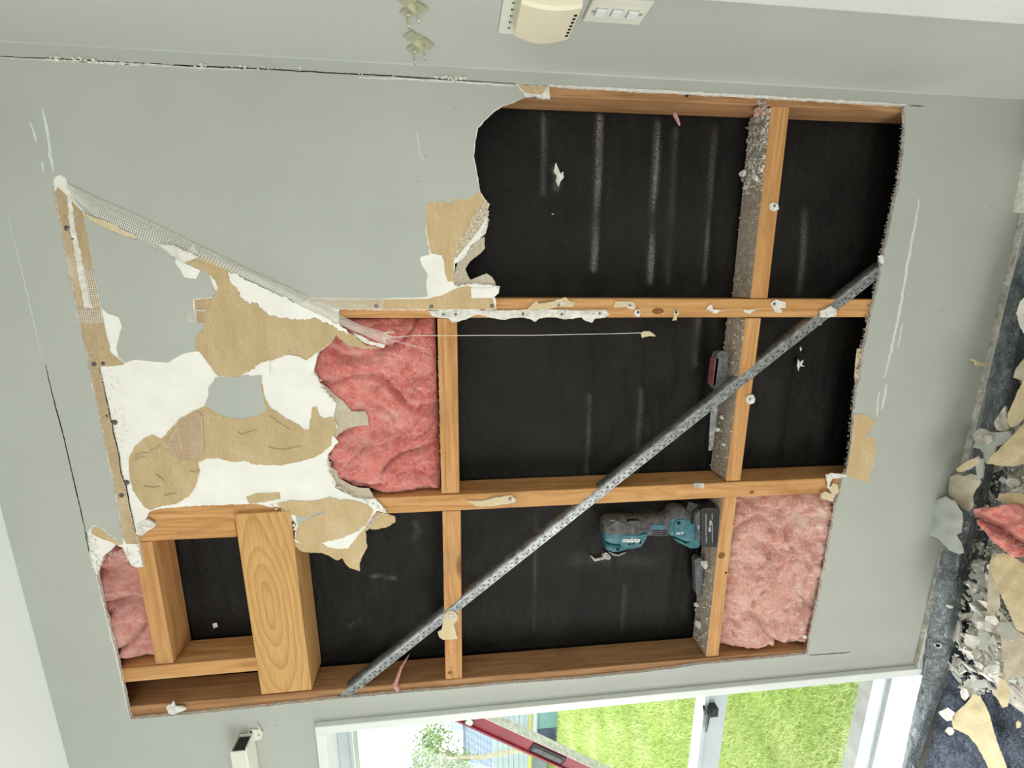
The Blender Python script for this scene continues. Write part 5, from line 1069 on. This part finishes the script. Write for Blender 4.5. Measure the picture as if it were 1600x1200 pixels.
# ================================================================== TARPAULIN ON THE FLOOR
sst = lambda a, b, x: (lambda t: t * t * (3 - 2 * t))(max(0, min(1, (x - a) / (b - a))))
def mound(x, y):
    d = -y
    return 0.012 + 0.15 * sst(0.06, 0.26, d) * sst(-1.32, -0.95, x) + 0.03 * sst(0.03, 0.09, d) * sst(-1.28, -1.0, x)
def tarp_h(x, y):
    v = Vector((x * 9, y * 16, 0.4))
    return 0.006 + 0.014 * abs(noise.fractal(v, 0.7, 2.1, 4)) + 0.006 * abs(noise.noise(Vector((x * 30 + y * 22, y * 9, 2))))
tx = [(-2.3 + i * 0.009) for i in range(310)]; ty = [(-0.05 - j * 0.010) for j in range(72)]
V = [(x, y, tarp_h(x, y)) for y in ty for x in tx]; nx_ = len(tx)
Fq = [(j * nx_ + i + nx_, j * nx_ + i + nx_ + 1, j * nx_ + i + 1, j * nx_ + i) for j in range(len(ty) - 1) for i in range(nx_ - 1)]
tarp = meshobj('tarpaulin', V, Fq, M['tarp'], None, True); tag(tarp, 'crinkled dark blue tarpaulin spread over the floor under the rubble', 'tarpaulin')
Lp = [(1604, 375, -.030), (1590, 410, -.03), (1578, 450, -.030), (1565, 510, -.030), (1552, 560, -.028), (1541, 600, -.024), (1530, 640, -.016), (1519, 690, -.013), (1505, 745, -.013), (1490, 800, -.014), (1470, 866, -.02), (1463, 905, -.026), (1455, 950, -.03), (1448, 1000, -.032), (1446, 1030, -.034), (1440, 1062, -.036), (1428, 1110, -.036), (1412, 1185, -.036), (1400, 1240, -.036)]
Rp = [(1640, 390), (1622, 430), (1606, 470), (1592, 520), (1584, 560), (1576, 600), (1566, 640), (1548, 690), (1535, 745), (1522, 800), (1500, 866), (1494, 905), (1488, 950), (1481, 1000), (1477, 1030), (1471, 1062), (1449, 1110), (1425, 1185), (1412, 1240)]
V = []; Fq = []; NS = 12; rows = 0
for i in range(len(Lp) - 1):
    for s in range(14):
        t = s / 14; l0, l1 = Lp[i], Lp[i + 1]; A = onY(l0[0] + (l1[0] - l0[0]) * t, l0[1] + (l1[1] - l0[1]) * t, l0[2] + (l1[2] - l0[2]) * t)
        r0, r1 = Rp[i], Rp[i + 1]; B = onY(r0[0] + (r1[0] - r0[0]) * t, r0[1] + (r1[1] - r0[1]) * t, -0.066)
        for j in range(NS):
            v = j / (NS - 1); p = A.lerp(B, v) if True else A
            p = p + Vector((0, -0.007, 0.008)) * (noise.noise(Vector((A.x * 22, v * 2.0, 1))) + 0.6 * noise.noise(Vector((A.x * 60, v * 5, 3))) + 0.35 * noise.noise(Vector((A.x * 150, v * 7, 5)))) + Vector((0, -0.006, 0.008)) * math.sin(math.pi * v) * 0.7
            V.append(p)
        V.append(B + Vector((0, 0.004, -0.012))); V.append(Vector((B.x, B.y + 0.012, max(0.004, B.z - 0.05)))); rows += 1
m = NS + 2
for i in range(rows - 1):
    for j in range(m - 1): Fq.append((i * m + j, i * m + j + 1, (i + 1) * m + j + 1, (i + 1) * m + j))
te = meshobj('folded_hem', V, Fq, M['tarpedge'], tarp, True); te['label'] = 'silver grey hem folded up against the skirting'
def eyelet(px, py, seed):
    c = onY(px, py, -0.056); a = Vector((1, 0, 0)); b = Vector((0, -0.55, -0.8)).normalized(); nrm = a.cross(b).normalized()
    if nrm.y > 0: nrm = -nrm
    V = []; Fq = []; n = 20; k = 8
    for i in range(n):
        t = 2 * math.pi * i / n; d = a * math.cos(t) + b * math.sin(t)
        for j in range(k):
            s = 2 * math.pi * j / k; V.append(c + nrm * (0.004 + 0.0016 * math.sin(s)) + d * (0.0085 + 0.0032 * math.cos(s)))
    for i in range(n):
        for j in range(k): Fq.append((i * k + j, i * k + (j + 1) % k, ((i + 1) % n) * k + (j + 1) % k, ((i + 1) % n) * k + j))
    e = meshobj('eyelet', V, Fq, M['galv'], te, True)
    V = [c + nrm * 0.0035 + (a * math.cos(2 * math.pi * i / n) + b * math.sin(2 * math.pi * i / n)) * 0.0075 for i in range(n)]
    meshobj('eyelet_hole', V, [tuple(range(n))], M['dark'], te)
eyelet(1465, 1007, 1); eyelet(1422, 1196, 2)

# ================================================================== RUBBLE
def hit(px, py, up=0.0):
    z = 0.10
    for _ in range(20):
        p = onZ(px, py, z); z = 0.5 * z + 0.5 * (mound(p.x, p.y) + up)
    return onZ(px, py, z)
rb_core_x = [(-1.30 + i * 0.012) for i in range(150)]; rb_core_y = [(-0.075 - j * 0.012) for j in range(46)]
V = [(x, y, mound(x, y) - 0.010 + 0.010 * noise.fractal(Vector((x * 30, y * 30, 0)), 0.6, 2, 3)) for y in rb_core_y for x in rb_core_x if True]; nx_ = len(rb_core_x)
Fq = [(j * nx_ + i + nx_, j * nx_ + i + nx_ + 1, j * nx_ + i + 1, j * nx_ + i) for j in range(len(rb_core_y) - 1) for i in range(nx_ - 1) if mound(rb_core_x[i], rb_core_y[j]) > 0.035]
o = meshobj('rubble_bed', V, Fq, M['dustyplaster'], None); tag(o, 'packed bed of broken plaster under the loose chunks', 'rubble', kind='stuff')
RUB = [(1660, 540), (1600, 552), (1580, 592), (1572, 640), (1552, 675), (1530, 725), (1506, 756), (1498, 800), (1502, 860), (1506, 890), (1500, 920), (1491, 940), (1489, 965), (1492, 1000), (1482, 1020), (1484, 1048), (1500, 1070), (1516, 1092), (1540, 1082), (1556, 1085), (1600, 1075), (1660, 1060)]
rr = random.Random(21); geo = []
while len(geo) < 2300:
    px, py = rr.uniform(1476, 1650), rr.uniform(535, 1098)
    if inside((px, py), RUB) or rr.random() < 0.004:
        p = hit(px, py); geo.append(lump_geo((p.x, p.y, p.z + rr.uniform(-0.002, 0.006)), rr.uniform(0.0015, 0.0072), rr, 0.7))
h1 = len(geo) // 2
o = meshobj('plaster_gravel', *merge(geo[:h1]), M['plaster']); tag(o, 'white plaster gravel filling the gaps of the heap', 'rubble', kind='stuff')
o = meshobj('plaster_gravel', *merge(geo[h1:]), M['dustyplaster']); tag(o, 'grey plaster gravel filling the gaps of the heap', 'rubble', kind='stuff')
KINDS = [('plaster_chunk', 'plaster', 'plaster', 'white plaster chunk'), ('plaster_chunk', 'dustyplaster', 'plaster', 'dusty grey plaster chunk'),
         ('plasterboard_chunk', 'paint', 'gypsum', 'plasterboard chunk with grey paint upwards'), ('plasterboard_chunk', 'beige', 'gypsum', 'plasterboard chunk with brown paper upwards')]
PLACES = [((1560, 590), 'at the top end of the heap'), ((1590, 640), 'under the folded brown paper'), ((1565, 690), 'beside the large curved cream sheet'), ((1530, 700), 'around the bone shaped grey piece'), ((1505, 770), 'above the bent grey painted sheet'), ((1560, 760), 'between cream sheet and pink scrap'),
          ((1510, 880), 'just below the bent grey painted sheet'), ((1530, 840), 'left of the pink wool scrap'), ((1590, 850), 'right beside the pink wool scrap'), ((1510, 930), 'along the tarpaulin hem above the eyelet'), ((1540, 920), 'left of the beige paper strip'), ((1590, 930), 'by the big speckled cream sheet'), ((1500, 1000), 'on the tarpaulin near the eyelet'),
          ((1545, 1000), 'in the middle of the lower heap'), ((1500, 1050), 'at the lower left foot of the heap'), ((1545, 1060), 'at the foot of the heap above the large cream sheet'), ((1595, 1040), 'by the pale grey brown sheet')]
used = {}; k = 0
while k < 210:
    low = k >= 110
    px, py = (rr.uniform(1482, 1560), rr.uniform(880, 1088)) if low else (rr.uniform(1480, 1640), rr.uniform(540, 1085))
    if not inside((px, py), RUB): continue
    kd = KINDS[rr.choice([0, 0, 0, 0, 1, 2] if low else [0, 0, 0, 1, 1, 2, 2, 3])]; p = hit(px, py, 0.012 if low else 0.006); big = rr.random() * (0.85 if low else 1); r = rr.uniform(0.008, 0.019) if big < 0.8 else rr.uniform(0.02, 0.030); n = rr.choice([3, 4, 5, 6, 6]); el = rr.choice([1, 1, 1.5, 1.9])
    where = min(PLACES, key=lambda q: (q[0][0] - px) ** 2 + (q[0][1] - py) ** 2)[1]
    lab = ' '.join([('tiny' if r < 0.011 else 'small' if r < 0.016 else 'middling' if r < 0.021 else 'large'), {3: 'triangular', 4: 'four sided', 5: 'five sided', 6: 'many sided'}[n] if el < 1.2 else ('long' if el < 1.7 else 'narrow'), kd[3], where])
    lab = ' '.join(lab.split()[:16]); used[lab] = used.get(lab, 0) + 1
    if used[lab] > 1: continue
    chunk_obj(kd[0], p + Vector((0, 0, rr.uniform(0, 0.006))), r, (rr.gauss(0, 0.35), rr.gauss(-0.15, 0.35), 1), 900 + k, kd[1], kd[2], lab, 'loose chunks on the rubble heap', th=rr.choice([0.006, 0.008, 0.009]), elong=el, sides=n); k += 1
def floor_sheet(name, px, z, mat, label, cat='paper', tx=0.0, ty=0.0, bump=0.004, th=0.0012, seed=0, back=None, amp=0.6, fold=0.0, grid=5.0):
    """torn sheet lying on the heap: outline by where its edge meets the photograph, real slope and thickness"""
    q = jag(px, amp, 3.0, True, 700 + seed); V2, F2 = cdt(q, (), grid); x0 = sum(p[0] for p in px) / len(px); y0 = sum(p[1] for p in px) / len(px)
    T = []
    for (x, y) in V2:
        zz = z + tx * (x - x0) + ty * (y - y0) + bump * noise.noise(Vector((x * 0.05, y * 0.05, seed))) + fold * math.sin((x - x0) * 0.06 + (y - y0) * 0.03); T.append(onZ(x, y, zz))
    n = len(T); V = T + [p - Vector((0, -th * 0.3, th)) for p in T]; Fc = []; cnt = {}; mi = []
    for f in F2:
        a, b, c = (T[i] for i in f[:3])
        if (b - a).cross(c - a).z < 0: f = f[::-1]
        Fc.append(tuple(f)); mi.append(0); Fc.append(tuple(i + n for i in f[::-1])); mi.append(1)
        for i in range(len(f)): cnt[(f[i], f[(i + 1) % len(f)])] = 1
    for (a, b) in cnt:
        if (b, a) not in cnt: Fc.append((b, a, a + n, b + n)); mi.append(1)
    o = meshobj(name, V, Fc, [M[mat], M[back or 'gypsum']], None, None, mi); return tag(o, label, cat)
floor_sheet('paint_sheet', [(1456, 788), (1462, 781), (1478, 776), (1492, 784), (1503, 800), (1504, 815), (1502, 832), (1494, 836), (1503, 850), (1506, 864), (1498, 866), (1482, 859), (1466, 842), (1452, 836), (1446, 826), (1452, 816), (1459, 808), (1459, 800)], 0.170, 'paint', 'bent grey painted sheet of board face leaning on the skirting', seed=1, tx=0.0006, bump=0.006, th=0.003, back='cream')
floor_sheet('paper_sheet', [(1484, 745), (1496, 741), (1505, 745), (1516, 740), (1528, 744), (1533, 754), (1525, 764), (1520, 775), (1522, 790), (1514, 800), (1505, 796), (1492, 782), (1483, 774), (1482, 764)], 0.160, 'beige', 'crumpled beige backing sheet above the bent grey painted sheet', seed=2, tx=0.0005, bump=0.008)
floor_sheet('plaster_piece', [(1519, 699), (1524, 691), (1520, 684), (1523, 675), (1529, 670), (1538, 671), (1546, 675), (1560, 676), (1576, 674), (1580, 682), (1572, 692), (1556, 698), (1552, 716), (1545, 726), (1538, 722), (1536, 708), (1530, 701)], 0.170, 'paint', 'grey painted plasterboard piece shaped like a bone beside the big cream sheet', cat='rubble', seed=3, th=0.008, tx=0.0004)
pz = onZ(1540, 687, 0.185); chunk_obj('plaster_lump', pz, 0.016, (0.1, -0.1, 1), 77, 'dustyplaster', 'plaster', 'rough plaster lump sitting on the bone shaped grey piece', th=0.010)
floor_sheet('paper_sheet', [(1542, 724), (1548, 713), (1556, 706), (1570, 692), (1585, 678), (1601, 660), (1640, 650), (1640, 722), (1601, 724), (1585, 729), (1570, 728), (1558, 727)], 0.215, 'cream', 'large curved cream paper sheet above the pink insulation scrap', seed=4, tx=0.0007, bump=0.008)
floor_sheet('plasterboard_offcut', [(1494, 733), (1501, 728), (1507, 723), (1517, 718), (1526, 714), (1529, 720), (1524, 726), (1514, 733), (1502, 738), (1496, 737)], 0.185, 'cream', 'small cream plasterboard offcut with a pale broken edge near the skirting', cat='rubble', seed=5, th=0.012)
floor_sheet('plasterboard_offcut', [(1524, 727), (1529, 718), (1534, 717), (1535, 735), (1533, 748), (1527, 748)], 0.175, 'paint', 'narrow grey plasterboard offcut standing beside the small cream offcut', cat='rubble', seed=6, th=0.012)
floor_sheet('paper_sheet', [(1600, 590), (1575, 646), (1574, 660), (1580, 668), (1590, 664), (1605, 650), (1640, 600)], 0.195, 'cream', 'folded brown paper piece at the top of the heap', seed=7, tx=0.0004)
floor_sheet('plaster_piece', [(1553, 660), (1562, 645), (1570, 634), (1572, 650), (1576, 668), (1570, 676), (1556, 672)], 0.175, 'dustyplaster', 'triangular grey plaster piece under the folded brown paper', cat='rubble', seed=8, th=0.009)
floor_sheet('paper_sheet', [(1600, 772), (1580, 770), (1562, 772), (1558, 780), (1575, 788), (1590, 800), (1602, 822), (1640, 830), (1640, 770)], 0.210, 'cream', 'brown paper sheet behind the pink insulation scrap', seed=9)
floor_sheet('paper_sheet', [(1541, 972), (1543, 930), (1545, 885), (1551, 866), (1560, 872), (1573, 882), (1560, 905), (1562, 930), (1563, 948), (1555, 958), (1548, 973)], 0.210, 'beige', 'narrow beige paper strip left of the big speckled cream sheet', seed=10)
floor_sheet('paper_sheet', [(1546, 884), (1558, 866), (1568, 864), (1590, 874), (1602, 884), (1640, 890), (1640, 1010), (1602, 990), (1588, 984), (1576, 955), (1562, 926), (1552, 904)], 0.225, 'cream', 'big speckled cream paper sheet at the right of the heap', seed=11, tx=0.0004, th=0.002)
floor_sheet('paper_sheet', [(1562, 962), (1564, 955), (1570, 964), (1582, 980), (1590, 986), (1604, 996), (1640, 1010), (1640, 1062), (1602, 1056), (1596, 1059), (1571, 1062), (1567, 1030), (1563, 990)], 0.210, 'beige', 'pale grey brown paper sheet below the big speckled cream sheet', seed=12, tx=0.0002)
floor_sheet('paper_sheet', [(1556, 1030), (1566, 1028), (1571, 1062), (1579, 1078), (1577, 1092), (1574, 1104), (1566, 1106), (1560, 1094), (1558, 1070)], 0.145, 'cream', 'narrow pointed cream paper piece hanging down from the heap', seed=13)
floor_sheet('paper_sheet', [(1518, 1089), (1521, 1084), (1532, 1088), (1541, 1104), (1546, 1118), (1551, 1138), (1560, 1165), (1573, 1198), (1580, 1230), (1556, 1230), (1540, 1190), (1524, 1162), (1512, 1148), (1498, 1142), (1489, 1138), (1487, 1128), (1489, 1117), (1496, 1111), (1508, 1101)], 0.045, 'cream', 'large cream paper sheet lying on the blue tarpaulin', seed=14, bump=0.006)
floor_sheet('plaster_flake', [(1466, 1113), (1474, 1109), (1481, 1105), (1487, 1110), (1492, 1114), (1488, 1120), (1488, 1126), (1480, 1127), (1473, 1122)], 0.052, 'plaster', 'white flake at the tip of the large cream sheet on the tarpaulin', cat='rubble', seed=15, th=0.002)
floor_sheet('plaster_flake', [(1482, 1136), (1488, 1137), (1491, 1143), (1489, 1148), (1484, 1150), (1476, 1142)], 0.04, 'plaster', 'small white flake below the large cream sheet on the tarpaulin', cat='rubble', seed=16, th=0.002)
floor_sheet('plaster_flake', [(1500, 1080), (1505, 1074), (1511, 1078), (1514, 1088), (1508, 1094), (1502, 1090)], 0.05, 'plaster', 'oval white flake between the heap and the large cream sheet', cat='rubble', seed=17, th=0.005)
floor_sheet('plaster_flake', [(1587, 1132), (1590, 1126), (1595, 1130), (1594, 1137), (1589, 1138)], 0.035, 'cream', 'lone cream flake on the tarpaulin at the right', cat='rubble', seed=18, th=0.004)
floor_sheet('plasterboard_offcut', [(1564, 330), (1575, 305), (1588, 274), (1600, 240), (1660, 230), (1660, 336), (1600, 333)], 0.135, 'plaster', 'white speckled plasterboard offcut leaning on the wall above the skirting', cat='rubble', seed=19, th=0.05, tx=0.0003)
floor_sheet('plasterboard_offcut', [(1588, 490), (1594, 472), (1604, 460), (1660, 450), (1660, 540), (1604, 528), (1594, 512)], 0.17, 'plastic', 'rounded white plasterboard offcut above the heap', cat='rubble', seed=20, th=0.02)
floor_sheet('paper_sheet', [(1586, 578), (1600, 560), (1650, 545), (1650, 600), (1600, 596), (1590, 592), (1583, 590)], 0.185, 'beige', 'beige backing sheet under the rounded white offcut', seed=21)
# tall sliver standing in the tarpaulin hem
floor_sheet('plaster_flake', [(1457, 938), (1466, 939), (1478, 943), (1490, 949), (1484, 951), (1476, 946), (1466, 942)], 0.10, 'plaster', 'white sliver of paper across the tarpaulin hem', cat='rubble', seed=22, th=0.001, grid=3)
floor_sheet('plaster_flake', [(1572, 494), (1577, 501), (1578, 506), (1570, 520), (1569, 512)], 0.10, 'plaster', 'white pointed flake beside the skirting above the heap', cat='rubble', seed=23, th=0.002, grid=3)
# torn scrap of pink wool on the heap
q = [(1520, 796), (1535, 793), (1550, 793), (1566, 789), (1577, 788), (1586, 800), (1597, 812), (1610, 830), (1620, 860), (1600, 868), (1582, 870), (1566, 858), (1552, 846), (1540, 832), (1528, 820)]
V2, F2 = cdt(jag(q, 0.8, 3, True, 3), (), 3.2); V = []
for (x, y) in V2:
    u = (x - 1520) / 100; z = 0.245 + 0.016 * noise.fractal(Vector((x * 0.03, y * 0.03, 2)), 0.9, 2, 3) - 0.025 * math.exp(-(((x - 1520) * 0.62 - (y - 800)) / 7) ** 2); V.append(onZ(x, y, z))
n = len(V); Fq = []; cnt = {}
for f in F2:
    a, b, c = (V[i] for i in f[:3]); f = f[::-1] if (b - a).cross(c - a).z < 0 else f
    Fq.append(tuple(f)); Fq.append(tuple(i + n for i in f[::-1]))
    for i in range(len(f)): cnt[(f[i], f[(i + 1) % len(f)])] = 1
V += [Vector((p.x, p.y, p.z - 0.04)) for p in V]
for (a, b) in cnt:
    if (b, a) not in cnt: Fq.append((b, a, a + n, b + n))
tag(meshobj('insulation_scrap', V, Fq, M['pink'], None, True), 'bright pink glass wool scrap lying on the rubble heap', 'insulation')
